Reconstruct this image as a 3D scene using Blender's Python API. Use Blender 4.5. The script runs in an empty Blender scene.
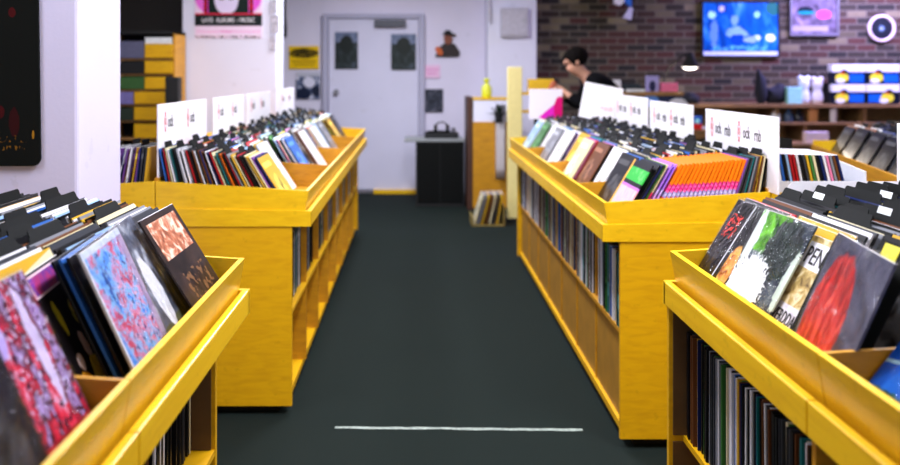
import bpy, bmesh, math, random
from mathutils import Vector, Matrix
random.seed(7)
S = bpy.context.scene
C = S.collection
PI = math.pi

# ------------------------------------------------------------------ camera, world, light, exposure
F, VX, VY, CZ = 920.0, 416.0, 74.0, 1.55
cam_d = bpy.data.cameras.new('camera')
cam_d.sensor_fit = 'HORIZONTAL'
cam_d.sensor_width = 36.0
cam_d.lens = 36.0 * F / 900.0
cam_d.shift_x = (450 - VX) / 900.0
cam_d.shift_y = -(232.5 - VY) / 900.0
cam_d.dof.use_dof = True
cam_d.dof.focus_distance = 2.75
cam_d.dof.aperture_fstop = 2.3
cam_d.clip_start = 0.05
cam = bpy.data.objects.new('camera', cam_d)
C.objects.link(cam)
cam.location = (0, 0, CZ)
cam.rotation_euler = (PI / 2, 0, 0)
S.camera = cam

w = bpy.data.worlds.new('world'); S.world = w; w.use_nodes = True
w.node_tree.nodes['Background'].inputs[0].default_value = (0.80, 0.86, 1.0, 1)
w.node_tree.nodes['Background'].inputs[1].default_value = 0.12

def area(name, loc, sx, sy, power, col=(1, 1, 1), rot=(0, 0, 0)):
    d = bpy.data.lights.new(name, 'AREA'); d.shape = 'RECTANGLE'; d.size = sx; d.size_y = sy
    d.energy = power; d.color = col
    o = bpy.data.objects.new(name, d); C.objects.link(o); o.location = loc; o.rotation_euler = rot
    return o
COOL = (0.89, 0.91, 1.0)
for (lx, ly, p) in ((0.15, 2.9, 75), (0.1, 5.6, 72), (-0.3, 9.0, 100), (-1.9, 6.6, 40), (-2.2, 1.9, 34), (1.6, 2.35, 55), (2.6, 5.2, 45)):  # overhead room lights; the one by the poster pillar is added to brighten it
    area('ceiling_lamp_light', (lx, ly, 3.1), 0.35, 1.5, p, COOL)
area('wall_lamp_light', (5.9, 10.8, 3.05), 2.4, 0.3, 190, (0.52, 0.46, 1.0), (math.radians(28), 0, 0))
area('front_fill_light', (0.6, -2.4, 1.9), 5.0, 2.2, 28, (0.90, 0.95, 1.0), (math.radians(90), 0, 0))  # added soft fill from behind the camera; no window stands there

S.view_settings.view_transform = 'Standard'
S.view_settings.look = 'None'
S.view_settings.gamma = 1
S.view_settings.use_curve_mapping = False
S.view_settings.exposure = 0.5

# ------------------------------------------------------------------ helpers
def P(x, y, Y):
    """photo pixel -> place at distance Y"""
    return Vector(((x - VX) * Y / F, Y, CZ - (y - VY) * Y / F))

def s2l(c):
    return tuple((v / 12.92 if v <= 0.04045 else ((v + 0.055) / 1.055) ** 2.4) for v in c)
def rgb(r, g, b):
    return s2l((r / 255, g / 255, b / 255)) + (1,)

def obj(name, bm, mats, parent=None, smooth=False):
    me = bpy.data.meshes.new(name)
    bm.normal_update()
    bm.to_mesh(me); bm.free()
    if not isinstance(mats, (list, tuple)): mats = [mats]
    for m in mats: me.materials.append(m)
    if smooth:
        for p in me.polygons: p.use_smooth = True
    o = bpy.data.objects.new(name, me); C.objects.link(o)
    if parent is not None: o.parent = parent
    return o

def tag(o, label=None, cat=None, group=None, kind=None):
    if label: o['label'] = label
    if cat: o['category'] = cat
    if group: o['group'] = group
    if kind: o['kind'] = kind
    return o

def empty(name, loc, label=None, cat=None, group=None, rz=0):
    o = bpy.data.objects.new(name, None); C.objects.link(o)
    o.empty_display_size = 0.1
    o.location = loc; o.rotation_euler = (0, 0, rz)
    return tag(o, label, cat, group)

def ab(bm, lo, hi, mi=0, M=None, bev=0.0):
    """add a box between two corners"""
    x0, y0, z0 = lo; x1, y1, z1 = hi
    vs = [bm.verts.new(Vector(p) if M is None else M @ Vector(p)) for p in
          ((x0, y0, z0), (x1, y0, z0), (x1, y1, z0), (x0, y1, z0), (x0, y0, z1), (x1, y0, z1), (x1, y1, z1), (x0, y1, z1))]
    fs = []
    for f in ((0, 3, 2, 1), (4, 5, 6, 7), (0, 1, 5, 4), (1, 2, 6, 5), (2, 3, 7, 6), (3, 0, 4, 7)):
        q = bm.faces.new([vs[i] for i in f]); q.material_index = mi; fs.append(q)
    if bev > 0:
        es = list({e for f in fs for e in f.edges})
        bmesh.ops.bevel(bm, geom=es, offset=bev, segments=2, affect='EDGES', profile=0.5)
    return fs

def bxo(name, lo, hi, mat, parent=None, bev=0.003):
    bm = bmesh.new()
    lo2 = [min(a, b) for a, b in zip(lo, hi)]; hi2 = [max(a, b) for a, b in zip(lo, hi)]
    ab(bm, lo2, hi2, bev=bev)
    return obj(name, bm, mat, parent)

def prism(bm, pts, d, mi=0, M=None):
    """closed outline pts (3D, planar) extruded by the vector d"""
    d = Vector(d)
    a = [Vector(p) for p in pts]; b = [p + d for p in a]
    if M is not None: a = [M @ p for p in a]; b = [M @ p for p in b]
    va = [bm.verts.new(p) for p in a]; vb = [bm.verts.new(p) for p in b]
    n = len(va)
    fs = [bm.faces.new(va), bm.faces.new(vb[::-1])]
    for i in range(n):
        fs.append(bm.faces.new((va[i], vb[i], vb[(i + 1) % n], va[(i + 1) % n])))
    for f in fs: f.material_index = mi
    bmesh.ops.recalc_face_normals(bm, faces=fs)
    return fs

def cyl(bm, a, b, r, n=16, mi=0, r2=None):
    a = Vector(a); b = Vector(b); d = b - a
    r2 = r if r2 is None else r2
    q = d.to_track_quat('Z', 'Y').to_matrix()
    ra = []; rb = []
    for i in range(n):
        t = 2 * PI * i / n
        v = Vector((math.cos(t), math.sin(t), 0))
        ra.append(bm.verts.new(a + q @ (v * r))); rb.append(bm.verts.new(b + q @ (v * r2)))
    fs = [bm.faces.new(ra[::-1]), bm.faces.new(rb)]
    for i in range(n):
        fs.append(bm.faces.new((ra[i], ra[(i + 1) % n], rb[(i + 1) % n], rb[i])))
    for f in fs: f.material_index = mi
    return fs

def lathe(bm, prof, M=None, n=24, mi=0):
    rings = []
    for r, z in prof:
        if r < 1e-5: rings.append([bm.verts.new(((M @ Vector((0, 0, z))) if M else Vector((0, 0, z))))])
        else:
            rings.append([bm.verts.new((M @ Vector((r * math.cos(2 * PI * i / n), r * math.sin(2 * PI * i / n), z))) if M else
                          Vector((r * math.cos(2 * PI * i / n), r * math.sin(2 * PI * i / n), z))) for i in range(n)])
    for A, B in zip(rings, rings[1:]):
        for i in range(n):
            j = (i + 1) % n
            if len(A) == 1 and len(B) == 1: continue
            if len(A) == 1: f = bm.faces.new((A[0], B[j], B[i]))
            elif len(B) == 1: f = bm.faces.new((A[i], A[j], B[0]))
            else: f = bm.faces.new((A[i], A[j], B[j], B[i]))
            f.material_index = mi

def text_obj(s, size, mat, parent, M, name='lettering', depth=0.0006, sx=1.0):
    cu = bpy.data.curves.new(name, 'FONT'); cu.body = s; cu.size = size; cu.extrude = depth
    cu.align_x = 'CENTER'; cu.align_y = 'CENTER'; cu.resolution_u = 2; cu.offset = size * 0.006
    t = bpy.data.objects.new(name, cu)
    me = bpy.data.meshes.new_from_object(t)
    bpy.data.objects.remove(t)
    me.materials.clear(); me.materials.append(mat)
    me.transform(Matrix.Diagonal((sx, 1, 1, 1)))
    me.transform(M)
    o = bpy.data.objects.new(name, me); C.objects.link(o)
    if parent is not None: o.parent = parent
    return o

# ------------------------------------------------------------------ materials
class NT:
    def __init__(s, name):
        s.m = bpy.data.materials.new(name); s.m.use_nodes = True
        s.t = s.m.node_tree; s.n = s.t.nodes; s.l = s.t.links
        s.b = s.n['Principled BSDF']
    def new(s, ty, **kw):
        n = s.n.new(ty)
        for k, v in kw.items(): setattr(n, k, v)
        return n
    def put(s, sock, v):
        if isinstance(v, bpy.types.NodeSocket): s.l.new(v, sock)
        else: sock.default_value = v
    def math(s, op, a, b=0.0, c=None, clamp=False):
        n = s.new('ShaderNodeMath', operation=op); n.use_clamp = clamp
        s.put(n.inputs[0], a); s.put(n.inputs[1], b)
        if c is not None: s.put(n.inputs[2], c)
        return n.outputs[0]
    def mix(s, f, a, b, bt='MIX'):
        n = s.new('ShaderNodeMix', data_type='RGBA', blend_type=bt)
        s.put(n.inputs[0], f); s.put(n.inputs[6], a); s.put(n.inputs[7], b)
        return n.outputs[2]
    def coord(s, which='Generated'):
        return s.new('ShaderNodeTexCoord').outputs[which]
    def noise(s, vec, scale, detail=3, dist=0.0, out='Fac', off=None):
        n = s.new('ShaderNodeTexNoise'); n.inputs['Scale'].default_value = scale
        n.inputs['Detail'].default_value = detail; n.inputs['Distortion'].default_value = dist
        if off is not None:
            mp = s.new('ShaderNodeMapping'); mp.inputs['Location'].default_value = off; s.l.new(vec, mp.inputs[0]); vec = mp.outputs[0]
        s.l.new(vec, n.inputs['Vector'])
        return n.outputs[out]
    def ramp(s, fac, stops, interp='LINEAR'):
        r = s.new('ShaderNodeValToRGB'); cr = r.color_ramp; cr.interpolation = interp
        while len(cr.elements) > 1: cr.elements.remove(cr.elements[-1])
        cr.elements[0].position = stops[0][0]; cr.elements[0].color = stops[0][1]
        for p, c in stops[1:]:
            e = cr.elements.new(p); e.color = c
        s.put(r.inputs[0], fac)
        return r.outputs[0]
    def bump(s, h, strength=0.3, dist=0.01):
        b = s.new('ShaderNodeBump'); b.inputs['Strength'].default_value = strength; b.inputs['Distance'].default_value = dist
        s.l.new(h, b.inputs['Height']); s.l.new(b.outputs[0], s.b.inputs['Normal'])
        return b

def plain(name, col, rough=0.55, metal=0.0, var=0.08, scale=30, spec=0.5, coat=0.0):
    m = NT(name)
    n = m.noise(m.coord('Object'), scale, 4)
    dark = tuple(c * (1 - var * 2) for c in col[:3]) + (1,)
    light = tuple(min(1, c * (1 + var)) for c in col[:3]) + (1,)
    m.put(m.b.inputs['Base Color'], m.ramp(n, [(0.3, dark), (0.7, light)]))
    m.b.inputs['Roughness'].default_value = rough; m.b.inputs['Metallic'].default_value = metal
    m.b.inputs['Specular IOR Level'].default_value = spec
    m.b.inputs['Coat Weight'].default_value = coat; m.b.inputs['Coat Roughness'].default_value = 0.15
    return m.m

def wood_yellow(name, c1, c2, rough=0.38):
    m = NT(name)
    co = m.coord('Object')
    mp = m.new('ShaderNodeMapping'); mp.inputs['Scale'].default_value = (3, 1.2, 14); m.l.new(co, mp.inputs[0])
    n = m.noise(mp.outputs[0], 3.0, 6, 0.6)
    n2 = m.noise(co, 26.0, 3)
    col = m.ramp(n, [(0.25, c2), (0.6, c1)])
    col = m.mix(m.math('MULTIPLY', m.math('GREATER_THAN', n2, 0.66), 0.18), col, tuple(c * 0.55 for c in c2[:3]) + (1,))
    m.put(m.b.inputs['Base Color'], col)
    m.b.inputs['Roughness'].default_value = rough
    m.bump(n, 0.08, 0.004)
    return m.m

YEL = wood_yellow('yellow_painted_wood', rgb(224, 170, 8), rgb(208, 152, 6))
YEL2 = wood_yellow('yellow_painted_rail', rgb(236, 188, 20), rgb(220, 168, 8), 0.34)
YEL3 = wood_yellow('yellow_darkened_wood', rgb(196, 138, 10), rgb(170, 114, 6), 0.5)  # darker yellow; shade inside trays and cubbies is put into it
BROWNB = plain('shaded_brown_board', rgb(92, 62, 26), 0.6, var=0.12, scale=14)  # brown carries the shadow on the inside of the end panels
OCHREB = plain('shaded_ochre_board', rgb(158, 112, 22), 0.55, var=0.10, scale=10)  # ochre carries the shade of the lower cubbies
BLACKP = plain('black_plastic', rgb(7, 9, 9), 0.6, spec=0.12)
BLACKM = plain('black_matte', rgb(14, 14, 16), 0.8)
WHITEP = plain('white_board', rgb(238, 234, 240), 0.5, var=0.02)
LABELW = plain('white_paper_tag', rgb(225, 228, 230), 0.5)
INK = plain('black_ink', rgb(20, 18, 24), 0.7)
REDINK = plain('red_ink', rgb(196, 24, 40), 0.6)
PINKINK = plain('pink_ink', rgb(232, 130, 140), 0.6)
METAL = plain('brushed_metal', rgb(150, 152, 160), 0.3, 1.0)
SHELFWOOD = plain('shelf_wood', rgb(168, 122, 70), 0.5, var=0.15, scale=12)
SKIN = plain('skin', rgb(214, 158, 132), 0.5, var=0.04)
HAIR = plain('dark_hair', rgb(16, 12, 11), 0.9, spec=0.1)
SHIRT = plain('black_shirt_cloth', rgb(12, 12, 16), 0.95, spec=0.1)
JEANS = plain('dark_denim', rgb(28, 32, 48), 0.85)

def wall_mat(name, col, var=0.03):
    m = NT(name)
    co = m.coord('Object')
    n = m.noise(co, 2.2, 5); n2 = m.noise(co, 60, 3)
    dirt = m.noise(co, 7, 8)
    c = m.ramp(n, [(0.3, tuple(x * (1 - var * 2) for x in col[:3]) + (1,)), (0.7, col)])
    c = m.mix(m.math('MULTIPLY', m.math('GREATER_THAN', dirt, 0.68), 0.12), c, rgb(150, 142, 140))
    m.put(m.b.inputs['Base Color'], c)
    m.b.inputs['Roughness'].default_value = 0.7
    m.bump(n2, 0.12, 0.004)
    return m.m
WALLW = wall_mat('white_painted_wall', rgb(226, 220, 240))
WALLL = wall_mat('shaded_white_wall', rgb(208, 202, 232))  # white wall with its purplish shadow put into the colour
PILW = wall_mat('white_pillar_paint', rgb(228, 227, 246))
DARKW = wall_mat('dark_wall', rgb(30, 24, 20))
CEILM = wall_mat('ceiling_paint', rgb(210, 208, 216))

def carpet():
    m = NT('dark_green_carpet')
    co = m.coord('Object')
    n = m.noise(co, 420, 2); n2 = m.noise(co, 3.0, 5)
    c = m.ramp(n, [(0.35, rgb(8, 16, 14)), (0.65, rgb(28, 39, 35))])
    c = m.mix(m.math('MULTIPLY', n2, 0.5), c, rgb(14, 23, 20))
    m.put(m.b.inputs['Base Color'], c)
    m.b.inputs['Roughness'].default_value = 0.95
    m.b.inputs['Specular IOR Level'].default_value = 0.15
    m.bump(n, 0.5, 0.004)
    return m.m
CARPET = carpet()

def brick():
    m = NT('old_brick')
    co = m.coord('Object')
    sp = m.new('ShaderNodeSeparateXYZ'); m.l.new(co, sp.inputs[0])
    cb = m.new('ShaderNodeCombineXYZ'); m.l.new(sp.outputs[0], cb.inputs[0]); m.l.new(sp.outputs[2], cb.inputs[1])
    b = m.new('ShaderNodeTexBrick')
    b.inputs['Scale'].default_value = 1.0; b.inputs['Brick Width'].default_value = 0.25; b.inputs['Row Height'].default_value = 0.088
    b.inputs['Mortar Size'].default_value = 0.009; b.inputs['Mortar Smooth'].default_value = 0.35; b.inputs['Bias'].default_value = 0.0
    b.inputs['Color1'].default_value = (0, 0, 0, 1); b.inputs['Color2'].default_value = (1, 1, 1, 1); b.inputs['Mortar'].default_value = (0.5, 0.5, 0.5, 1)
    m.l.new(cb.outputs[0], b.inputs['Vector'])
    c = m.ramp(b.outputs['Color'], [(0.0, rgb(22, 19, 13)), (0.3, rgb(44, 36, 22)), (0.55, rgb(74, 34, 24)), (0.8, rgb(52, 44, 26)), (0.95, rgb(124, 112, 84))], 'LINEAR')
    n = m.noise(co, 9, 4)
    c = m.mix(m.math('MULTIPLY', n, 0.4), c, rgb(32, 27, 17))
    c = m.mix(b.outputs['Fac'], c, rgb(96, 88, 76))
    m.put(m.b.inputs['Base Color'], c)
    m.b.inputs['Roughness'].default_value = 0.85
    m.bump(m.math('SUBTRACT', 1.0, b.outputs['Fac']), 0.6, 0.01)
    return m.m
BRICK = brick()

def plastic_clear():
    m = NT('clear_crinkled_plastic')
    n = m.noise(m.coord('Object'), 14, 4, 1.2)
    bp = m.new('ShaderNodeBump'); bp.inputs['Strength'].default_value = 0.9; bp.inputs['Distance'].default_value = 0.02
    m.l.new(n, bp.inputs['Height'])
    g = m.new('ShaderNodeBsdfGlossy'); g.inputs['Roughness'].default_value = 0.10; m.l.new(bp.outputs[0], g.inputs['Normal'])
    t = m.new('ShaderNodeBsdfTransparent')
    fr = m.new('ShaderNodeFresnel'); fr.inputs[0].default_value = 1.42; m.l.new(bp.outputs[0], fr.inputs['Normal'])
    mx = m.new('ShaderNodeMixShader'); m.l.new(m.math('ADD', m.math('MULTIPLY', fr.outputs[0], 0.48), 0.0, clamp=True), mx.inputs[0])
    m.l.new(t.outputs[0], mx.inputs[1]); m.l.new(g.outputs[0], mx.inputs[2])
    m.l.new(mx.outputs[0], m.n['Material Output'].inputs[0])
    return m.m
PLASTIC = plastic_clear()

def art(name, base, layers=(), rough=0.3, coat=0.35, bump=0.0, which='Generated', axes=(0, 2)):
    """printed artwork: base = colour or ('noise', scale, [(pos, col)...], offset); layers painted on, over the 0..1 picture area"""
    m = NT(name)
    co = m.coord(which)
    sp = m.new('ShaderNodeSeparateXYZ'); m.l.new(co, sp.inputs[0])
    x, z = sp.outputs[axes[0]], sp.outputs[axes[1]]
    cb = m.new('ShaderNodeCombineXYZ'); m.l.new(x, cb.inputs[0]); m.l.new(z, cb.inputs[1])
    v = cb.outputs[0]
    def fill(c):
        if isinstance(c[0], str):
            vv = v
            mp = m.new('ShaderNodeMapping'); mp.inputs['Location'].default_value = (c[3], c[3] * 1.7, c[3] * 0.6)
            if len(c) > 4: mp.inputs['Scale'].default_value = c[4]
            m.l.new(vv, mp.inputs[0])
            n = m.new('ShaderNodeTexNoise'); n.inputs['Scale'].default_value = c[1]; n.inputs['Detail'].default_value = 5; n.inputs['Distortion'].default_value = 0.8
            m.l.new(mp.outputs[0], n.inputs['Vector'])
            return m.ramp(n.outputs[0], c[2], 'CONSTANT' if c[0] == 'cut' else 'LINEAR')
        return c
    def ramp01(a, lo, hi):
        n = m.new('ShaderNodeMapRange'); m.put(n.inputs[0], a); n.inputs[1].default_value = lo; n.inputs[2].default_value = hi
        return n.outputs[0]
    cur = fill(base)
    for L in layers:
        if L[0] == 'rect':
            _, x0, x1, z0, z1, c = L
            x0 = -1 if x0 <= 0 else x0; x1 = 2 if x1 >= 1 else x1; z0 = -1 if z0 <= 0 else z0; z1 = 2 if z1 >= 1 else z1
            f = m.math('MULTIPLY', m.math('MULTIPLY', m.math('GREATER_THAN', x, x0), m.math('LESS_THAN', x, x1)),
                       m.math('MULTIPLY', m.math('GREATER_THAN', z, z0), m.math('LESS_THAN', z, z1)))
        elif L[0] == 'blob':
            _, cx, cz, rx, rz, c, rag = L[:7]
            dx = m.math('DIVIDE', m.math('SUBTRACT', x, cx), rx); dz = m.math('DIVIDE', m.math('SUBTRACT', z, cz), rz)
            d = m.math('ADD', m.math('MULTIPLY', dx, dx), m.math('MULTIPLY', dz, dz))
            n = m.noise(v, L[7] if len(L) > 7 else 9, 5, 0.4)
            d = m.math('ADD', d, m.math('MULTIPLY', m.math('SUBTRACT', n, 0.5), rag * 4))
            f = ramp01(d, 1.08, 0.92)
        elif L[0] == 'checks':
            _, x0, x1, z0, z1, nx, nz, c = L
            x0 -= 1; x1 += 1
            a = m.math('GREATER_THAN', m.math('SINE', m.math('MULTIPLY', x, nx * 2 * PI)), 0.0)
            b = m.math('GREATER_THAN', m.math('SINE', m.math('MULTIPLY', z, nz * 2 * PI)), 0.0)
            f = m.math('ABSOLUTE', m.math('SUBTRACT', a, b))
            g = m.math('MULTIPLY', m.math('MULTIPLY', m.math('GREATER_THAN', x, x0), m.math('LESS_THAN', x, x1)),
                       m.math('MULTIPLY', m.math('GREATER_THAN', z, z0), m.math('LESS_THAN', z, z1)))
            f = m.math('MULTIPLY', f, g)
        elif L[0] == 'line':
            _, xa, za, xb, zb, wd, c = L
            # distance from an infinite line, kept between the two ends
            dx, dz = xb - xa, zb - za; ln = math.hypot(dx, dz); ux, uz = dx / ln, dz / ln
            px = m.math('SUBTRACT', x, xa); pz = m.math('SUBTRACT', z, za)
            al = m.math('ADD', m.math('MULTIPLY', px, ux), m.math('MULTIPLY', pz, uz))
            pe = m.math('ABSOLUTE', m.math('SUBTRACT', m.math('MULTIPLY', px, uz), m.math('MULTIPLY', pz, ux)))
            f = m.math('MULTIPLY', m.math('LESS_THAN', pe, wd), m.math('MULTIPLY', m.math('GREATER_THAN', al, 0.0), m.math('LESS_THAN', al, ln)))
        elif L[0] == 'spots':
            _, x0, x1, z0, z1, scale, thr, c = L
            n = m.noise(v, scale, 2)
            g = m.math('MULTIPLY', m.math('MULTIPLY', m.math('GREATER_THAN', x, x0), m.math('LESS_THAN', x, x1)),
                       m.math('MULTIPLY', m.math('GREATER_THAN', z, z0), m.math('LESS_THAN', z, z1)))
            f = m.math('MULTIPLY', m.math('GREATER_THAN', n, thr), g)
        cur = m.mix(f, cur, fill(c))
    m.put(m.b.inputs['Base Color'], cur)
    m.b.inputs['Roughness'].default_value = rough
    m.b.inputs['Coat Weight'].default_value = coat * 0.3; m.b.inputs['Coat Roughness'].default_value = 0.12
    m.b.inputs['Specular IOR Level'].default_value = 0.15
    if bump: m.bump(m.noise(v, 12, 4, 1.0), bump, 0.01)
    return m.m

# ------------------------------------------------------------------ the room
def structure(name, lo, hi, mat, bev=0.0):
    return tag(bxo(name, lo, hi, mat, None, bev), kind='structure')
structure('floor', (-7, -3, -0.1), (9, 12.6, 0.0), CARPET)
structure('ceiling', (-7, -3, 3.3), (9, 12.6, 3.4), CEILM)
structure('wall_back', (-4.4, 12.0, 0), (1.0, 12.3, 3.3), WALLW)
structure('wall_brick', (1.0, 12.0, 0), (9, 12.3, 3.3), BRICK)
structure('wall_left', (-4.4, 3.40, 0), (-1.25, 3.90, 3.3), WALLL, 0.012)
structure('wall_far_left', (-7, -3, 0), (-6.85, 12.6, 3.3), WALLW)
structure('wall_far_right', (8.85, -3, 0), (9, 12.6, 3.3), WALLW)
structure('wall_alcove', (-4.4, 9.6, 0), (-2.3, 9.75, 3.3), DARKW)
structure('wall_alcove_side', (-4.55, 3.9, 0), (-4.4, 12.3, 3.3), DARKW)
# pillars: the front one, the poster one and the one that ends the brick wall
structure('trim_pillar_2', (-2.30, 9.05, 0), (-1.37, 9.5, 3.3), PILW, 0.01)
structure('trim_pillar_3', (0.90, 11.6, 0), (1.52, 12.0, 3.3), PILW, 0.01)

# floor seam strip
bm = bmesh.new()
n = 24
L = []; R = []
for i in range(n + 1):
    t = i / n
    x = -0.355 + t * 1.08
    y = 4.03 - 0.03 * t + random.uniform(-0.003, 0.003)
    wd = 0.010 + random.uniform(0, 0.006)
    L.append(bm.verts.new((x, y - wd, 0.0025))); R.append(bm.verts.new((x, y + wd, 0.0025)))
for i in range(n): bm.faces.new((L[i], L[i + 1], R[i + 1], R[i]))
o = obj('floor_tape', bm, plain('worn_white_tape', rgb(148, 160, 150), 0.6, var=0.25, scale=60))
tag(o, 'thin worn white tape line across the dark carpet', 'tape')

# ------------------------------------------------------------------ door and the back wall
DOORM = wall_mat('door_paint', rgb(212, 210, 232))
root = empty('door_1', (-0.53, 11.97, 0)); tag(root, kind='structure')
bxo('door_leaf', (-0.60, -0.04, 0.05), (0.56, 0.03, 2.26), DOORM, root)
FR = wall_mat('door_frame_paint', rgb(178, 176, 200))
bxo('door_frame', (-0.68, -0.07, 0.0), (-0.61, 0.03, 2.33), FR, root)
bxo('door_frame', (0.57, -0.07, 0.0), (0.64, 0.03, 2.33), FR, root)
bxo('door_frame', (-0.61, -0.07, 2.27), (0.57, 0.03, 2.33), FR, root)
bxo('threshold', (-0.02, -0.09, 0.0), (0.56, -0.02, 0.055), YEL2, root)
bxo('door_closer', (-0.01, -0.12, 2.16), (0.40, -0.04, 2.25), plain('closer_grey', rgb(60, 62, 76), 0.5), root)
bm = bmesh.new(); cyl(bm, (-0.50, -0.04, 1.32), (-0.50, -0.10, 1.32), 0.035, 16); obj('door_knob', bm, METAL, root)

def flat(name, px, Y, mat, label, cat, group=None, th=0.006, bev=0.0, parts=()):
    """a sheet or panel at the place px=(x0,y0,x1,y1) of the wall at distance Y"""
    a = P(px[0], px[3], Y); b = P(px[2], px[1], Y)
    r = Vector(((a.x + b.x) / 2, Y, a.z))
    bm = bmesh.new(); ab(bm, (a.x - r.x, -th, 0), (b.x - r.x, 0, b.z - r.z), bev=bev)
    o = obj(name, bm, mat); o.location = r
    return tag(o, label, cat, group)

DW = art('door_poster_art', ('lin', 5, [(0.3, rgb(26, 34, 32)), (0.55, rgb(40, 50, 50)), (0.75, rgb(84, 92, 108))], 2.0),
         [('rect', 0, 1, 0.72, 1, ('lin', 4, [(0.3, rgb(70, 84, 110)), (0.8, rgb(130, 140, 170))], 1.0)), ('blob', 0.5, 0.66, 0.3, 0.25, rgb(24, 32, 30), 0.2)], coat=0.1)
flat('poster', (335, 32, 358, 69), 11.92, DW, 'dark landscape poster beside the handle end of the white door', 'poster')
flat('poster', (391, 34, 416, 70), 11.92, DW, 'dark landscape poster under the closer of the white door', 'poster')
YS = art('yellow_sign_art', rgb(240, 196, 20), [('blob', 0.5, 0.68, 0.48, 0.22, ('cut', 14, [(0, rgb(40, 36, 10)), (0.55, rgb(150, 120, 20))], 3.0), 0.25),
                                                ('rect', 0.1, 0.9, 0.30, 0.36, rgb(150, 110, 20)), ('rect', 0.15, 0.85, 0.16, 0.21, rgb(150, 110, 20))], coat=0.05)
o = flat('sign', (289, 46, 319, 69), 11.98, YS, 'yellow printed sign on the white wall beside the door', 'sign')
BW = art('bw_flyer_art', ('lin', 5, [(0.35, rgb(40, 52, 84)), (0.5, rgb(110, 120, 150)), (0.62, rgb(214, 214, 232))], 4.2),
         [('rect', 0, 1, 0.84, 1, rgb(190, 190, 205)), ('blob', 0.55, 0.62, 0.25, 0.2, rgb(220, 218, 236), 0.2), ('blob', 0.3, 0.2, 0.35, 0.2, rgb(28, 36, 60), 0.3), ('blob', 0.85, 0.3, 0.2, 0.2, rgb(34, 40, 60), 0.3)], coat=0.05)
flat('flyer', (296, 72, 320, 99), 11.98, BW, 'blue and white flyer under the yellow sign', 'flyer')
flat('flyer', (281, 87, 294, 110), 11.98, art('pale_flyer_art', rgb(216, 212, 216), [('rect', 0, 1, 0.72, 0.8, rgb(120, 116, 120))], coat=0), 'pale paper notice low on the wall beside the blue and white flyer', 'notice')
flat('paper_note', (425, 65, 440, 78), 11.98, art('pink_note_art', rgb(238, 196, 226), [('rect', 0.1, 0.9, 0.6, 0.7, rgb(220, 130, 190)), ('rect', 0.1, 0.8, 0.3, 0.4, rgb(220, 130, 190))], coat=0), 'small pink paper note on the white wall between two pictures', 'note')
flat('poster', (425, 89, 443, 112), 11.98, art('dark_photo_art', ('lin', 5, [(0.35, rgb(20, 24, 30)), (0.6, rgb(70, 74, 90)), (0.8, rgb(200, 190, 205))], 7.0), [], coat=0.1), 'small dark photo print above the black table', 'poster')
# cut-out of a figure in a hat
a = P(447, 57, 11.98)
root = empty('cardboard_cutout', a, 'small cardboard cutout of a figure in a hat on the white wall', 'cutout')
def oval(cx, cz, rx, rz, y, n=18, rot=0):
    return [(cx + rx * math.cos(t) * math.cos(rot) - rz * math.sin(t) * math.sin(rot), y, cz + rx * math.cos(t) * math.sin(rot) + rz * math.sin(t) * math.cos(rot)) for t in [2 * PI * i / n for i in range(n)]]
u = 11.98 / F
bm = bmesh.new(); prism(bm, [(-12*u, 0, 0), (12*u, 0, 0), (13*u, 0, 5*u), (8*u, 0, 13*u), (-1*u, 0, 15*u), (-8*u, 0, 10*u)], (0, -0.01, 0)); obj('torso', bm, plain('cutout_dark', rgb(40, 28, 28), 0.7), root)
bm = bmesh.new(); prism(bm, oval(1*u, 18*u, 4.4*u, 5.5*u, -0.010), (0, -0.008, 0)); obj('head', bm, plain('cutout_brown', rgb(132, 72, 50), 0.7), root)
bm = bmesh.new(); prism(bm, [(-5*u, -0.019, 22*u), (9*u, -0.019, 20.5*u), (9*u, -0.019, 22.5*u), (5*u, -0.019, 24*u), (3*u, -0.019, 27*u), (-2*u, -0.019, 26.5*u), (-3*u, -0.019, 24*u)], (0, -0.006, 0)); obj('hat', bm, BLACKM, root)
bm = bmesh.new(); prism(bm, oval(-8*u, 6*u, 3*u, 5*u, -0.011, rot=0.6), (0, -0.006, 0)); obj('arm', bm, plain('cutout_orange', rgb(206, 96, 40), 0.7), root)
# hung black object beside the poster pillar
a = P(283.5, 37, 11.95)
bm = bmesh.new(); prism(bm, [(-3.2*u, 0, 0), (3.2*u, 0, 0), (3.6*u, 0, 8*u), (2.6*u, 0, 20*u), (2.2*u, 0, 52*u), (-1.6*u, 0, 52*u), (-2.2*u, 0, 20*u), (-3.8*u, 0, 8*u)], (0, -0.07, 0))
o = obj('hanging_case', bm, BLACKM); o.location = a; tag(o, 'long black case hanging on the white wall above the yellow sign', 'case')
# electrical box on the pillar by the brick wall
a = P(500, 37, 11.6); b = P(528, 8, 11.6)
root = empty('fuse_box', ((a.x + b.x) / 2, 11.6, a.z), 'pale grey electrical box high on the white pillar', 'fuse box')
hw_ = (b.x - a.x) / 2; hh = b.z - a.z
GREYP = plain('pale_grey_paint', rgb(196, 192, 206), 0.5)
bxo('box_body', (-hw_, -0.08, 0), (hw_, 0, hh), GREYP, root, 0.008)
bxo('box_door', (-hw_ + 0.02, -0.092, 0.03), (hw_ - 0.02, -0.08, hh - 0.02), GREYP, root, 0.004)
bxo('latch', (hw_ - 0.06, -0.1, hh * 0.5), (hw_ - 0.04, -0.092, hh * 0.5 + 0.03), METAL, root, 0)
bm = bmesh.new()
cyl(bm, (0, 0, 0), (0, 0, 1.1), 0.016, 12)
o = obj('conduit_pipe', bm, GREYP); o.location = (0.93, 11.57, 2.2); tag(o, 'thin white conduit running up the corner of the white pillar', 'pipe')

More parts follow.
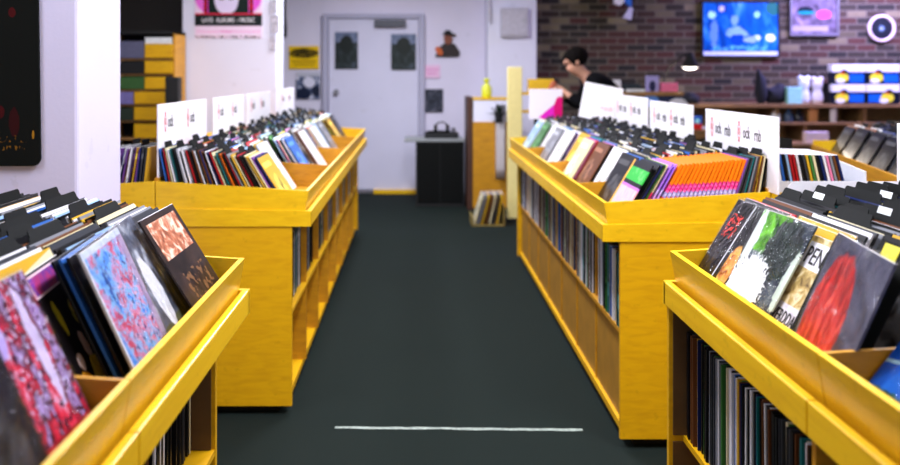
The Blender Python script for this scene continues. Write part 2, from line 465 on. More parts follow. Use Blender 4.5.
# poster on the pillar
a = P(195, 38, 9.05); b = P(262, -24, 9.05)
pw = b.x - a.x; ph = b.z - a.z
root = empty('gig_poster', ((a.x + b.x) / 2, 9.05, a.z), 'pink and black gig poster on the wide white pillar', 'poster')
PM = art('gig_poster_art', rgb(238, 214, 238),
         [('blob', 0.5, 0.72, 0.52, 0.44, ('lin', 3, [(0.3, rgb(226, 70, 210)), (0.7, rgb(240, 120, 222))], 1.0), 0.01),
          ('rect', 0.20, 0.80, 0.40, 1.0, rgb(20, 34, 30)),
          ('rect', 0.13, 0.19, 0.40, 1.0, ('cut', 20, [(0, rgb(200, 20, 40)), (0.52, rgb(30, 26, 30))], 1.0)),
          ('rect', 0.81, 0.87, 0.40, 1.0, ('cut', 20, [(0, rgb(200, 20, 40)), (0.52, rgb(30, 26, 30))], 2.0)),
          ('blob', 0.47, 0.62, 0.18, 0.24, rgb(226, 214, 246), 0.05),
          ('blob', 0.40, 0.66, 0.05, 0.05, rgb(60, 50, 80), 0.0), ('blob', 0.54, 0.66, 0.05, 0.05, rgb(60, 50, 80), 0.0),
          ('rect', 0, 1, 0.375, 0.40, rgb(210, 40, 70)),
          ('rect', 0, 1, 0.195, 0.375, rgb(26, 34, 34)),
          ('rect', 0.02, 0.98, 0.098, 0.108, rgb(240, 110, 200)),
          ('spots', 0.0, 1.0, 0.0, 0.035, 30, 0.5, rgb(60, 50, 60)),
          ('rect', 0.38, 0.55, 0.095, 0.112, rgb(225, 50, 180))], coat=0.1)
bxo('poster_sheet', (-pw / 2, -0.006, 0), (pw / 2, 0, ph), PM, root, 0)
text_obj('LATE  ALBUMS  / MUSIC', 0.062, WHITEP, root, Matrix.Translation((0, -0.008, ph * 0.285)) @ Matrix.Rotation(PI / 2, 4, 'X'), sx=0.80)
for k, (x0, y0, x1, y1) in enumerate(((271, 0, 277, 13), (272, 15, 279, 33), (271, 36, 276, 50))):
    flat('flyer_strip', (x0, y0, x1, y1), 9.04, art('strip_art_%d' % k, ('lin', 6, [(0.4, rgb(220, 214, 226)), (0.62, rgb(120, 116, 130))], k * 3.0), coat=0), 'narrow torn paper strip at the edge of the wide white pillar', 'paper strip', 'torn paper strips on the wide white pillar')
# black poster on the left wall
a = P(-60, 166, 3.39); b = P(41, -60, 3.39)
bm = bmesh.new()
cr = 0.03
x0, x1, z0, z1 = a.x, b.x, 0, b.z - a.z
pts = [(x0, 0, z0), (x1 - cr, 0, z0)] + [(x1 - cr + cr * math.sin(t), 0, z0 + cr - cr * math.cos(t)) for t in (0.4, 0.8, 1.2)] + [(x1, 0, z0 + cr), (x1 - 0.012, 0, z1), (x0, 0, z1)]
prism(bm, [(p[0] - x1, p[1], p[2]) for p in pts], (0, -0.012, 0))
BP = art('black_hanging_art', rgb(10, 12, 10), [('blob', 0.72, 0.68, 0.035, 0.02, rgb(66, 8, 12), 0.5), ('blob', 0.74, 0.20, 0.05, 0.07, rgb(44, 6, 9), 0.5), ('blob', 0.6, 0.24, 0.05, 0.03, rgb(60, 8, 12), 0.35),
                                             ('spots', 0.60, 0.86, 0.105, 0.135, 34, 0.60, rgb(110, 70, 14)), ('spots', 0.60, 0.86, 0.07, 0.09, 40, 0.6, rgb(120, 80, 20)), ('blob', 0.93, 0.14, 0.012, 0.02, rgb(160, 110, 24), 0.3)], rough=0.9, coat=0.0)
o = obj('wall_banner', bm, BP); o.location = (x1, 3.395, a.z); tag(o, 'large black banner with faint red and gold print on the shaded white wall', 'banner')

# ------------------------------------------------------------------ racks
def rack(label, xc, ylo, yhi, joints, hw=0.70, rim=0.69, bx=0.62, nearface=0, post=0.02, group='yellow record racks along the aisle', sides=(1, -1), cub=0.52, closed=False, brown=False, shelf_in=0.002):
    """double-sided browser rack; joints: distances Y of the tray dividers between its two ends"""
    L = yhi - ylo
    root = empty('record_rack', (xc, ylo, 0), label, 'record rack', group)
    js = [0] + [j - ylo for j in joints] + [L]
    bxo('plinth', (-bx + 0.07, 0.06, 0), (bx - 0.07, L - 0.06, 0.06), BLACKM, root, 0)
    bxo('base_board', (-bx + 0.02, 0.02, 0.045), (bx - 0.02, L - 0.02, 0.075), YEL, root, 0)
    for y in (0, L - 0.022): bxo('end_panel', (-bx, y, 0.04), (bx, y + 0.022, 0.86), YEL, root, 0.002)
    bxo('back_panel', (-0.01, 0.022, 0.075), (0.01, L - 0.022, 0.86), YEL3, root, 0)
    bxo('top_board', (-bx, 0.0, 0.86), (bx, L, 0.885), YEL3, root, 0)
    # uprights between the cubbies
    for a, b in zip(js, js[1:]):
        m = max(1, round((b - a) / cub))
        for i in range(m):
            y = a + (b - a) * i / m
            if y < 0.05: continue
            for s in sides:
                bxo('partition', (s * 0.012, y - 0.009, 0.075), (s * (bx - (0.030 if closed else 0.004)), y + 0.009, 0.86), YEL3, root, 0)
    for s in sides:
        bxo('shelf', (s * 0.012, 0.022, 0.455), (s * (bx - (0.016 if closed else shelf_in)), L - 0.022, 0.473), YEL3 if closed else YEL, root, 0)
        for a, b in zip(js, js[1:]):
            bxo('front_rail', (s * (hw - 0.022), a + 0.0015, 0.858), (s * hw, b - 0.0015, 0.928), YEL2, root, 0.004)
            bm = bmesh.new()
            prism(bm, [(s * (rim - 0.035), 0, 0.892), (s * (rim - 0.022), 0, 0.892), (s * rim, 0, 1.018), (s * (rim - 0.013), 0, 1.020)], (0, b - a - 0.004, 0), M=Matrix.Translation((0, a + 0.002, 0)))
            obj('tray_side', bm, YEL2, root)
        bxo('tray_floor', (s * 0.012, 0.012, 0.886), (s * (rim - 0.034), L - 0.012, 0.896), YEL3, root, 0)
        for k, y in enumerate(js):
            bm = bmesh.new()
            th = 0.018 if k in (0, len(js) - 1) else 0.012
            yy = 0 if k == 0 else (L - th if k == len(js) - 1 else y - th / 2)
            prism(bm, [(s * 0.002, yy, 0.888), (s * (rim - 0.038), yy, 0.888), (s * (rim - 0.004), yy, 1.018), (s * 0.002, yy, 1.062)], (0, th, 0))
            obj('tray_end' if k in (0, len(js) - 1) else 'tray_divider', bm, YEL2 if k in (0, len(js) - 1) else YEL3, root)
    bxo('tray_spine', (-0.010, 0.02, 0.888), (0.010, L - 0.02, 1.075), YEL3, root, 0)
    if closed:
        for s in sides: bxo('lower_shade_board', (s * (bx - 0.036), 0.022, 0.075), (s * (bx - 0.046), L - 0.022, 0.455), OCHREB, root, 0)  # added board, coloured like the shade in the cubbies
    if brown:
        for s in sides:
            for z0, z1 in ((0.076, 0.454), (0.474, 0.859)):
                bxo('inner_shade_panel', (s * 0.012, L - 0.030, z0), (s * (bx - 0.012), L - 0.0225, z1), BROWNB, root, 0)  # added panel that paints the end panel's inner face as shadowed
    for y in (-0.006, L - 0.016):
        bm = bmesh.new()
        prism(bm, [(-hw, y, 0.858), (hw, y, 0.858), (hw, y, 0.928), (0, y, 0.940), (-hw, y, 0.928)], (0, 0.022, 0))
        obj('end_rail', bm, YEL2, root)
    return root

RXC, LXC = 1.467, -1.185
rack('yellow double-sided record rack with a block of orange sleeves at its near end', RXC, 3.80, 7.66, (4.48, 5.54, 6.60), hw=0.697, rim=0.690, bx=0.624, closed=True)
rack('yellow double-sided record rack below the wide white poster pillar', LXC, 4.18, 8.92, (5.36, 6.54, 7.72), hw=0.708, rim=0.696, bx=0.621)
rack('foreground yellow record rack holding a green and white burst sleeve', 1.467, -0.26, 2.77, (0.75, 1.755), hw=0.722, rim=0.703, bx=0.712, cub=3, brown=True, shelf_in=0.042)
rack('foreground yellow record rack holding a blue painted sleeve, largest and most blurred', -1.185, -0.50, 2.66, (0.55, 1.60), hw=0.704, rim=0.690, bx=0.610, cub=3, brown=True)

# ------------------------------------------------------------------ sign boards on the racks
def sign_board(xc, d, y0, y1, z0, z1, label, words, tilt=0.0, blank=False):
    """board along the spine; its face looks towards -X (d=-1) or +X (d=1)"""
    yc = (y0 + y1) / 2; Lh = (y1 - y0) / 2
    root = empty('sign_board', (xc, yc, z0), label, 'sign', None)
    if tilt: root.rotation_euler = (tilt, 0, 0)
    H = z1 - z0
    bxo('board', (-0.004, -Lh, 0), (0.004, Lh, H), WHITEP, root, 0.002)
    # reading frame on the aisle face
    if d < 0: R = Matrix(((0, 0, -1), (-1, 0, 0), (0, 1, 0))).to_4x4()
    else: R = Matrix(((0, 0, 1), (1, 0, 0), (0, 1, 0))).to_4x4()
    off = d * 0.0046
    if blank: return root
    T = lambda u, v: Matrix.Translation((off, 0, 0)) @ R @ Matrix.Translation((u, v, 0))
    for u in words:
        cz = H - 0.085
        bm = bmesh.new()
        M = T(u, cz)
        N_ = 24; ins = []; outs = []
        for i in range(N_):
            t = 2 * PI * i / N_
            outs.append(bm.verts.new(M @ Vector((0.026 * math.cos(t), 0.034 * math.sin(t), 0)))); ins.append(bm.verts.new(M @ Vector((0.019 * math.cos(t), 0.027 * math.sin(t), 0))))
        for i in range(N_): bm.faces.new((outs[i], outs[(i + 1) % N_], ins[(i + 1) % N_], ins[i]))
        obj('emblem_ring', bm, PINKINK, root)
        for sg in (1, -1):
            bm = bmesh.new()
            vs = [bm.verts.new(M @ Vector(p)) for p in ((0, sg * 0.031, 0.0003), (0.013, sg * 0.040, 0.0003), (0, sg * 0.050, 0.0003), (-0.013, sg * 0.040, 0.0003))]
            bm.faces.new(vs)
            obj('emblem_point', bm, REDINK, root)
        text_obj('R', 0.045, REDINK, root, T(u, cz), sx=0.8)
        text_obj('ock', 0.086 if d > 0 else 0.080, INK, root, T(u + 0.092, cz - 0.002), sx=0.74)
        if d < 0: text_obj('rnb', 0.080, INK, root, T(u + 0.225, cz - 0.006), sx=0.74)
    return root
sign_board(RXC, -1, 3.72, 4.65, 1.06, 1.375, 'largest white rock and rnb sign board, above the orange sleeves', (-0.36, 0.02))
sign_board(RXC, -1, 4.87, 5.76, 1.06, 1.385, 'second white rock sign board behind the orange sleeves', (-0.33, 0.04))
sign_board(RXC, -1, 5.82, 6.80, 1.06, 1.40, 'third white rock sign board on the rack with orange sleeves', (-0.36, 0.05))
sq = empty('sign_board', (1.37, 6.95, 1.20), 'square white placard tilted before the person in black', 'sign')
sq.rotation_euler = (0, math.radians(11), math.radians(-12))
bxo('board', (-0.145, -0.004, 0.0), (0.145, 0.004, 0.27), WHITEP, sq, 0.002)
text_obj('rock', 0.05, PINKINK, sq, Matrix.Translation((0.05, -0.0046, 0.10)) @ Matrix.Rotation(PI / 2, 4, 'X'))
bxo('board_stake', (-0.01, 0.004, -0.28), (0.01, 0.010, 0.1), WHITEP, sq, 0)
sign_board(LXC, 1, 4.22, 5.19, 1.06, 1.41, 'nearest white rock sign board on the rack below the poster pillar', (-0.37, 0.06))
sign_board(LXC, 1, 5.36, 6.33, 1.06, 1.41, 'second white rock sign board on the rack below the poster pillar', (-0.34, 0.08))
sign_board(LXC, 1, 6.42, 7.46, 1.06, 1.41, 'third white rock sign board on the rack below the poster pillar', (-0.34, 0.08))
sign_board(LXC, 1, 7.95, 8.90, 1.06, 1.42, 'farthest white sign board, nearest the poster pillar', (-0.30, 0.1))
sign_board(RXC, -1, 1.85, 2.80, 1.06, 1.40, 'white sign board cut off at the edge of the photo, on the foreground rack', (-0.3, 0.05))

# ------------------------------------------------------------------ records
PAL = {  # name: (colour, rough)
    'black': rgb(18, 18, 22), 'dark grey': rgb(54, 56, 62), 'grey': rgb(128, 130, 138), 'white': rgb(226, 224, 230), 'cream': rgb(214, 202, 162),
    'dark blue': rgb(24, 36, 84), 'blue': rgb(42, 96, 176), 'pale blue': rgb(150, 184, 222), 'teal': rgb(22, 108, 112), 'green': rgb(58, 116, 54),
    'red': rgb(176, 28, 36), 'brown': rgb(104, 62, 34), 'mustard': rgb(206, 160, 40), 'purple': rgb(118, 70, 150), 'pink': rgb(220, 120, 160), 'orange': rgb(226, 104, 26)}
EDGE = {'l': plain('white_sleeve_edge', rgb(222, 218, 222), 0.45, var=0.12, scale=90), 'd': plain('dark_sleeve_edge', rgb(40, 38, 40), 0.5, var=0.2, scale=90)}
MATS = {}
for i, (k, c) in enumerate(PAL.items()):
    lt = tuple(min(1, v * 2.2 + 0.06) for v in c[:3]) + (1,)
    dk = tuple(v * 0.25 for v in c[:3]) + (1,)
    MATS[k] = [art('sleeve_%s_%d' % (k.replace(' ', '_'), j), c,
                   [('blob', 0.5 + 0.12 * math.sin(i + j), 0.42, 0.3, 0.26, ('lin', 5, [(0.35, dk), (0.6, lt)], i + j * 7.3), 0.2),
                    ('rect', 0.08 + 0.1 * j, 0.7, 0.82, 0.90, lt)], rough=0.32, coat=0.3) for j in range(2)]
ORANGE = art('sleeve_orange_checks', rgb(250, 124, 16),
             [('rect', 0, 1, 0.0, 0.50, rgb(206, 30, 60)), ('rect', 0, 1, 0.50, 0.58, rgb(150, 140, 210)), ('rect', 0, 1, 0.58, 0.69, rgb(226, 24, 130)),
              ('checks', 0, 1, 0.50, 0.58, 9, 18, rgb(196, 190, 236)), ('checks', 0, 1, 0.58, 0.69, 9, 18, rgb(246, 100, 170))], rough=0.35, coat=0.2)
PINKEDGE = plain('pinkish_plastic_edge', rgb(238, 206, 214), 0.3, var=0.06)

SIZE = 0.315
MESHES = {}
def sleeve_mesh(mat, edge, th):
    key = (mat.name, edge.name, round(th, 4))
    if key in MESHES: return MESHES[key]
    bm = bmesh.new()
    ab(bm, (-SIZE / 2, 0, 0), (SIZE / 2, th, SIZE))
    for f in bm.faces:
        if f.normal.z > 0.9 or f.calc_center_median().z > SIZE - 1e-4: f.material_index = 1
    me = bpy.data.meshes.new('vinyl_record'); bm.normal_update(); bm.to_mesh(me); bm.free()
    me.materials.append(mat); me.materials.append(edge)
    MESHES[key] = me
    return me

def lean_matrix(d, x, y, z, theta, yaw=0.0, roll=0.0):
    """record with bottom-front edge at (x,y,z), cover normal towards d*X, top leaning the other way"""
    u = Vector((-d * math.sin(theta), 0, math.cos(theta)))
    n = Vector((d * math.cos(theta), 0, math.sin(theta)))
    yv = -n
    xv = yv.cross(u)
    M = Matrix(((xv.x, yv.x, u.x), (xv.y, yv.y, u.y), (xv.z, yv.z, u.z))).to_4x4()
    return Matrix.Translation((x, y, z)) @ Matrix.Rotation(yaw, 4, 'Z') @ M @ Matrix.Rotation(roll, 4, 'Y')

N_IND = [0]
def record(M, mat, edge, th, label, group, name='vinyl_record'):
    o = bpy.data.objects.new(name, sleeve_mesh(mat, edge, th)); C.objects.link(o)
    o.matrix_world = M
    tag(o, label, 'record', group); N_IND[0] += 1
    return o

STUFF = bmesh.new(); STUFF_MATS = []; 
def stuff_box(bm, mats, M, mat, edge, size, th):
    for m in (mat, edge):
        if m not in mats: mats.append(m)
    a, b = mats.index(mat), mats.index(edge)
    ab(bm, (-size[0] / 2, 0, 0), (size[0] / 2, th, size[1]), mi=a, M=M)
    bm.faces.ensure_lookup_table(); bm.faces[-5].material_index = b

DIV = {}
TABS = ((-0.14, 0.12), (-0.10, 0.21), (0.02, 0.12), (-0.13, 0.18), (-0.06, 0.12))
def divider_mesh(var):
    if var in DIV: return DIV[var]
    bm = bmesh.new()
    w_, h_ = SIZE / 2 + 0.003, 0.320
    t0, tw = TABS[var]; th = 0.027; r = 0.010
    top = [(w_, h_), (t0 + tw + r, h_), (t0 + tw, h_ + r), (t0 + tw, h_ + th - r), (t0 + tw - r * 0.3, h_ + th - r * 0.3), (t0 + tw - r, h_ + th), (t0 + r, h_ + th), (t0 + r * 0.3, h_ + th - r * 0.3), (t0, h_ + th - r), (t0, h_ + r), (t0 - r, h_), (-w_, h_)]
    prism(bm, [(-w_, 0, 0), (w_, 0, 0)] + [(a, 0, b) for a, b in top], (0, 0.0025, 0))
    me = bpy.data.meshes.new('divider_card'); bm.normal_update(); bm.to_mesh(me); bm.free(); me.materials.append(BLACKP)
    DIV[var] = me
    return me
bm = bmesh.new(); ab(bm, (-0.032, -0.0008, -0.009), (0.032, -0.0002, 0.009))
TAGME = bpy.data.meshes.new('tab_label'); bm.to_mesh(TAGME); bm.free(); TAGME.materials.append(LABELW)

def divider(M, var, label, group, tagged=False):
    o = bpy.data.objects.new('divider_card', divider_mesh(var)); C.objects.link(o)
    o.matrix_world = M; tag(o, label, 'divider card', group)
    if tagged:
        t = bpy.data.objects.new('tab_label', TAGME); C.objects.link(t); t.parent = o
        t.location = (TABS[var][0] + TABS[var][1] / 2, 0, 0.320 + 0.020); t['label'] = 'small white paper label'
    return o

ZB = 0.898
DARKMIX = ['black'] * 6 + ['dark grey'] * 3 + ['dark blue'] * 3 + ['white'] * 4 + ['grey'] * 3 + ['cream'] * 3 + ['brown', 'teal', 'blue', 'blue', 'pale blue', 'red', 'mustard', 'green', 'purple']
LIGHTMIX = ['white'] * 6 + ['cream'] * 4 + ['pale blue'] * 2 + ['mustard'] * 2 + ['blue'] * 2 + ['black'] * 4 + ['grey'] * 3 + ['brown', 'pink', 'red', 'dark grey', 'green', 'teal']

def column(xc, d, yc, r0, r1, step, n_ind, mix, where, colname, th0=30, th1=11, zj=0.006, ndiv=6, tags=0.0, lift=0.0, maxlean=None, fronts=(), stuff=True, skipdiv=()):
    """one bin column: from the front (distance r0 from the spine) back to r1"""
    n = int((r0 - r1) / step)
    grp = 'records in %s' % colname
    for i in range(n):
        t = i / max(1, n - 1)
        r = r0 - step * i + random.uniform(-0.002, 0.002)
        th = math.radians(th0 + (th1 - th0) * t + random.uniform(-1.2, 1.2))
        k = fronts[i] if i < len(fronts) else random.choice(mix)
        mat = MATS[k][random.randrange(2)]
        edge = EDGE['d'] if (k in ('black', 'dark blue', 'dark grey', 'brown') and random.random() < 0.6) or random.random() < 0.2 else EDGE['l']
        thk = 0.0045 if random.random() < 0.7 else 0.007
        M = lean_matrix(d, xc + d * r, yc + random.uniform(-0.004, 0.004), ZB + lift + random.uniform(0, zj), th, random.uniform(-0.012, 0.012))
        if i < n_ind:
            record(M, mat, edge, thk, '%s sleeve leaning in %s' % (k, colname), grp)
        elif stuff:
            stuff_box(STUFF, STUFF_MATS, M, mat, edge, (SIZE, SIZE), thk)
        if ndiv and i > 3 and i % ndiv == ndiv - 1 and i not in skipdiv:
            var = (i // ndiv + int(yc * 3)) % 4 if yc < 3.7 else (0, 4, 2, 4)[(i // ndiv + int(yc * 3)) % 4]
            M2 = lean_matrix(d, xc + d * (r - 0.0085), yc, ZB + lift, th - math.radians(1), 0)
            divider(M2, var, 'black tabbed divider card in %s' % colname, 'divider cards in %s' % colname, random.random() < tags)

# --- orange end column (rack middle right)
CN = 'the bin column with the orange sleeves'
yc = 3.82 + 0.165
STRIPE = art('sleeve_cream_pink_stripes', rgb(214, 196, 150), [('rect', 0, 1, 0.10, 0.18, rgb(206, 30, 70)), ('rect', 0, 1, 0.28, 0.36, rgb(206, 30, 70)), ('rect', 0, 1, 0.46, 0.58, rgb(222, 36, 100)), ('blob', 0.5, 0.8, 0.5, 0.12, rgb(190, 176, 130), 0.2)])
LILAC = art('sleeve_lilac', ('lin', 5, [(0.35, rgb(190, 190, 236)), (0.6, rgb(206, 130, 220)), (0.75, rgb(236, 206, 236))], 1.0), [('rect', 0, 1, 0.62, 1, rgb(168, 110, 222))])
PINKCOVER = art('sleeve_green_label_pink', ('lin', 30, [(0.35, rgb(244, 196, 170)), (0.6, rgb(238, 160, 190))], 1.0, (1, 0.15, 1)),
                [('rect', 0, 1, 0.64, 1.0, rgb(18, 20, 26)), ('rect', 0.0, 1, 0.70, 0.90, ('cut', 9, [(0, rgb(50, 176, 66)), (0.58, rgb(110, 216, 110))], 2.0)), ('rect', 0, 1, 0.60, 0.64, rgb(190, 110, 210)), ('rect', 0, 0.08, 0, 1, rgb(230, 170, 60))])
seq = [(0.824, 'pc', PINKCOVER, 31), (0.852, 'black', None, 31), (0.861, 'dark blue', None, 31), (0.870, 'black', None, 30.5), (0.880, 'green', None, 30),
       (0.890, 'st', STRIPE, 30), (0.912, 'li', LILAC, 29.5), (0.930, 'li2', LILAC, 29.2)]
for i in range(17): seq.append((0.950 + 0.0195 * i, 'or', ORANGE, 29 - i * 0.62))
xx = 0.950 + 0.0195 * 17
for i, k in enumerate(['purple', 'dark grey', 'black', 'dark grey', 'teal', 'black', 'grey', 'dark grey', 'brown', 'mustard', 'brown', 'cream']):
    seq.append((xx + 0.0105 * i, k, None, 18.0 - i * 0.75))
for i, (X, k, m, th) in enumerate(seq):
    M = lean_matrix(-1, X, yc + random.uniform(-0.003, 0.003), ZB + random.uniform(0, 0.003), math.radians(th))
    lab = {'pc': 'pink sleeve with a green and black panel at the tray front of the orange bin', 'st': 'cream sleeve with pink stripes, just in front of the lilac pair',
           'li': 'lilac sleeve with a purple band in front of the orange block', 'li2': 'lilac sleeve with a purple band in front of the orange block',
           'or': 'orange sleeve with pink and lilac check border in a block of identical ones'}.get(k)
    g = {'li': 'lilac sleeves', 'li2': 'lilac sleeves', 'or': 'identical orange sleeves'}.get(k, None)
    if lab is None: lab = '%s sleeve leaning in %s' % (k, CN); g = 'records in ' + CN
    record(M, m or MATS[k][i % 2], PINKEDGE if k in ('or', 'li', 'li2') else (EDGE['d'] if k in ('black', 'dark blue') else EDGE['l']), 0.0115 if k == 'or' else 0.005, lab, g)
for i, X in enumerate((1.295, 1.325, 1.365, 1.40)):
    divider(lean_matrix(-1, X + 0.002, yc + 0.004, ZB, math.radians(17.5 - i * 2.0)), (0, 4, 2, 4)[i], 'black plastic divider card with a tab in ' + CN, 'divider cards in ' + CN)

# --- the remaining columns, aisle side
ORD = ['second', 'third', 'fourth', 'fifth', 'sixth', 'seventh', 'eighth', 'ninth', 'tenth', 'eleventh', 'twelfth']
cols_r = [3.80 + 0.185 + 0.33]
for a in (4.48, 5.54, 6.60):
    for k in range(3): cols_r.append(a + 0.02 + 0.175 + 0.345 * k)
for i, y in enumerate(cols_r):
    r0 = (0.62, 0.585, 0.60, 0.62, 0.57, 0.61, 0.62, 0.585, 0.60, 0.62)[i]
    column(RXC, -1, y, r0, 0.10, 0.0145, 4 if i < 5 else 2, DARKMIX, '', 'the %s column counted from the orange sleeves' % ORD[i], 31, 12, ndiv=3, fronts=(('black', 'blue'), ('white', 'dark grey', 'cream'), ('brown', 'black', 'pink'), ('cream', 'pink'), ('mustard', 'mustard'), ('white', 'pale blue'), ('grey', 'white'), ('white', 'cream'), ('green', 'white'), ('pale blue', 'white'))[i])
cols_l = []
js = (4.18, 5.36, 6.54, 7.72)
for a in js:
    for k in range(3): cols_l.append(a + 0.02 + 0.175 + 0.375 * k)
for i, y in enumerate(cols_l):
    nm = 'the end column of the rack below the poster pillar' if i == 0 else 'the %s column of the rack below the poster pillar' % ORD[i - 1]
    r0 = (0.63, 0.46, 0.50, 0.58, 0.52, 0.57, 0.60, 0.55, 0.56, 0.60, 0.55, 0.55)[i]
    column(LXC, 1, y, r0, 0.05 if i == 0 else 0.10, 0.0150, 99 if i == 0 else (3 if i < 6 else 2), ['black', 'dark blue', 'white', 'dark grey', 'brown', 'teal', 'blue', 'cream', 'black', 'mustard', 'grey', 'red', 'white', 'orange'] if i == 0 else LIGHTMIX, '', nm, 33, 11, ndiv=3, fronts=(('mustard', 'dark blue', 'purple', 'cream', 'mustard', 'cream', 'black'), ('pale blue', 'black'), ('white', 'pale blue'), ('blue', 'white'), ('white', 'pale blue'), ('white', 'brown'), ('white', 'cream'), ('pale blue', 'white'), ('grey', 'white'), ('mustard', 'black'), ('cream', 'black'), ('black', 'white'))[i], tags=0.0)
# far sides
column(LXC, -1, 4.38, 0.60, 0.06, 0.0130, 0, ['brown', 'black', 'dark grey', 'mustard', 'purple', 'white', 'dark blue', 'green'], '', 'the wall-side end bin of the rack below the poster pillar', 28, 6, ndiv=7)

# --- foreground rack, right: heroes
def hero(name, M, mat, edge, th, label, plastic=False, group=None):
    bm = bmesh.new(); ab(bm, (-SIZE / 2, 0, 0), (SIZE / 2, th, SIZE), bev=0.0012)
    for f in bm.faces:
        if f.calc_center_median().z > SIZE - 0.0013: f.material_index = 1
    o = obj(name, bm, [mat, edge]); o.matrix_world = M
    tag(o, label, 'record', group); N_IND[0] += 1
    if plastic:
        bm = bmesh.new()
        n = 14
        for side, yy in ((0, -0.0022), (1, th + 0.0012)):
            g = [[bm.verts.new((-SIZE / 2 - 0.004 + (SIZE + 0.008) * a / n, yy + (random.uniform(-0.0009, 0.0009) if side == 0 else 0), 0.0 + (SIZE + 0.007) * b / n)) for a in range(n + 1)] for b in range(n + 1)]
            for b in range(n):
                for a in range(n):
                    bm.faces.new((g[b][a], g[b][a + 1], g[b + 1][a + 1], g[b + 1][a]))
        obj('plastic_sleeve', bm, PLASTIC, o, True)['label'] = 'clear crinkled plastic outer sleeve'
    return o
def by_top(d, X, Y1, Z, theta, yaw=0.0, roll=0.0):
    """record whose top edge has its middle at (X, Y1, Z)"""
    th = math.radians(theta)
    return lean_matrix(d, X + d * SIZE * math.sin(th), Y1, Z - SIZE * math.cos(th), th, yaw, roll)

BLK = art('hero_black_script', rgb(16, 14, 16),
          [('blob', 0.62, 0.36, 0.12, 0.26, ('lin', 8, [(0.35, rgb(150, 70, 20)), (0.6, rgb(240, 180, 90))], 1.0), 0.15),
           ('line', 0.36, -0.2, 0.48, 1.2, 0.012, rgb(206, 206, 214)),
           ('spots', 0.08, 0.34, 0.62, 0.86, 26, 0.54, rgb(224, 60, 50))], rough=0.25)
GRN = art('hero_green_burst', ('lin', 5, [(0.3, rgb(20, 26, 38)), (0.55, rgb(60, 70, 84)), (0.75, rgb(130, 140, 140))], 3.0),
          [('spots', 0, 1, 0, 1, 60, 0.66, rgb(220, 232, 220)),
           ('blob', 0.28, 0.90, 0.34, 0.26, ('lin', 7, [(0.35, rgb(24, 70, 20)), (0.65, rgb(120, 200, 60))], 4.0), 0.25),
           ('blob', 0.66, 0.72, 0.30, 0.26, ('lin', 7, [(0.35, rgb(14, 22, 26)), (0.65, rgb(44, 60, 50))], 4.0), 0.25),
           ('blob', 0.97, 0.50, 0.07, 0.26, rgb(206, 220, 206), 0.7, 34),
           ('blob', 0.06, 0.74, 0.10, 0.26, rgb(214, 226, 220), 0.6, 26),
           ('blob', 0.34, 0.34, 0.34, 0.27, rgb(240, 244, 246), 0.55, 26),
           ('spots', 0, 1, 0, 0.2, 30, 0.5, rgb(110, 150, 100))], rough=0.25)
PEN = art('hero_penn', ('lin', 9, [(0.3, rgb(92, 70, 40)), (0.48, rgb(176, 150, 90)), (0.62, rgb(216, 200, 160)), (0.75, rgb(120, 110, 100))], 5.0),
          [('rect', 0, 1, 0.74, 0.95, rgb(228, 226, 236)), ('rect', 0.0, 0.62, 0.22, 0.44, ('lin', 9, [(0.35, rgb(180, 176, 190)), (0.7, rgb(224, 222, 230))], 1.0))], rough=0.4, coat=0.1)
RED = art('hero_red_shape', ('lin', 3, [(0.3, rgb(40, 42, 60)), (0.7, rgb(108, 108, 130))], 1.0),
          [('blob', 0.36, 0.40, 0.33, 0.50, ('lin', 10, [(0.3, rgb(140, 20, 22)), (0.5, rgb(206, 44, 40)), (0.62, rgb(224, 76, 66)), (0.75, rgb(236, 130, 110))], 6.0, (1.4, 0.35, 1)), 0.10)], rough=0.3)
NR = 'the foreground rack with the green burst sleeve'
hero('vinyl_record', by_top(-1, 0.962, 2.585, 1.178, 31), BLK, EDGE['d'], 0.005, 'black sleeve with a gold figure, red script and a silver stripe', True)
hero('vinyl_record', by_top(-1, 0.985, 2.585, 1.182, 30), MATS['black'][0], PINKEDGE, 0.006, 'black sleeve with a pale edge right behind the gold figure sleeve')
hero('vinyl_record', by_top(-1, 1.002, 2.585, 1.178, 29), MATS['red'][0], MATS['red'][0], 0.006, 'red sleeve edge behind the black gold figure sleeve')
hero('vinyl_record', by_top(-1, 0.950, 2.335, 1.187, 28.5, 0, -0.02), GRN, EDGE['l'], 0.005, 'green and white burst patterned sleeve facing the aisle', True)
hero('vinyl_record', by_top(-1, 0.982, 2.270, 1.178, 29), MATS['mustard'][0], EDGE['l'], 0.004, 'mustard sleeve edge just behind the green and white burst sleeve')
hero('vinyl_record', by_top(-1, 1.010, 2.265, 1.178, 28), MATS['mustard'][1], EDGE['l'], 0.004, 'second mustard sleeve edge behind the green and white burst sleeve')
pm = by_top(-1, 0.957, 2.050, 1.165, 29)
pn = hero('vinyl_record', pm, PEN, EDGE['l'], 0.005, 'tan collage sleeve lettered PENN between the burst sleeve and the red one')
TR = Matrix.Rotation(PI / 2, 4, 'X')
text_obj('PENN', 0.062, INK, pn, Matrix.Translation((-0.078, -0.0008, 0.264)) @ TR, sx=0.86)
text_obj('VERDDAZ', 0.046, INK, pn, Matrix.Translation((-0.085, -0.0008, 0.105)) @ TR, sx=0.66)
hero('vinyl_record', by_top(-1, 0.925, 1.915, 1.195, 22.5, -0.11, 0.02), RED, EDGE['l'], 0.006, 'glossy sleeve with a large red shape in clear plastic', True)
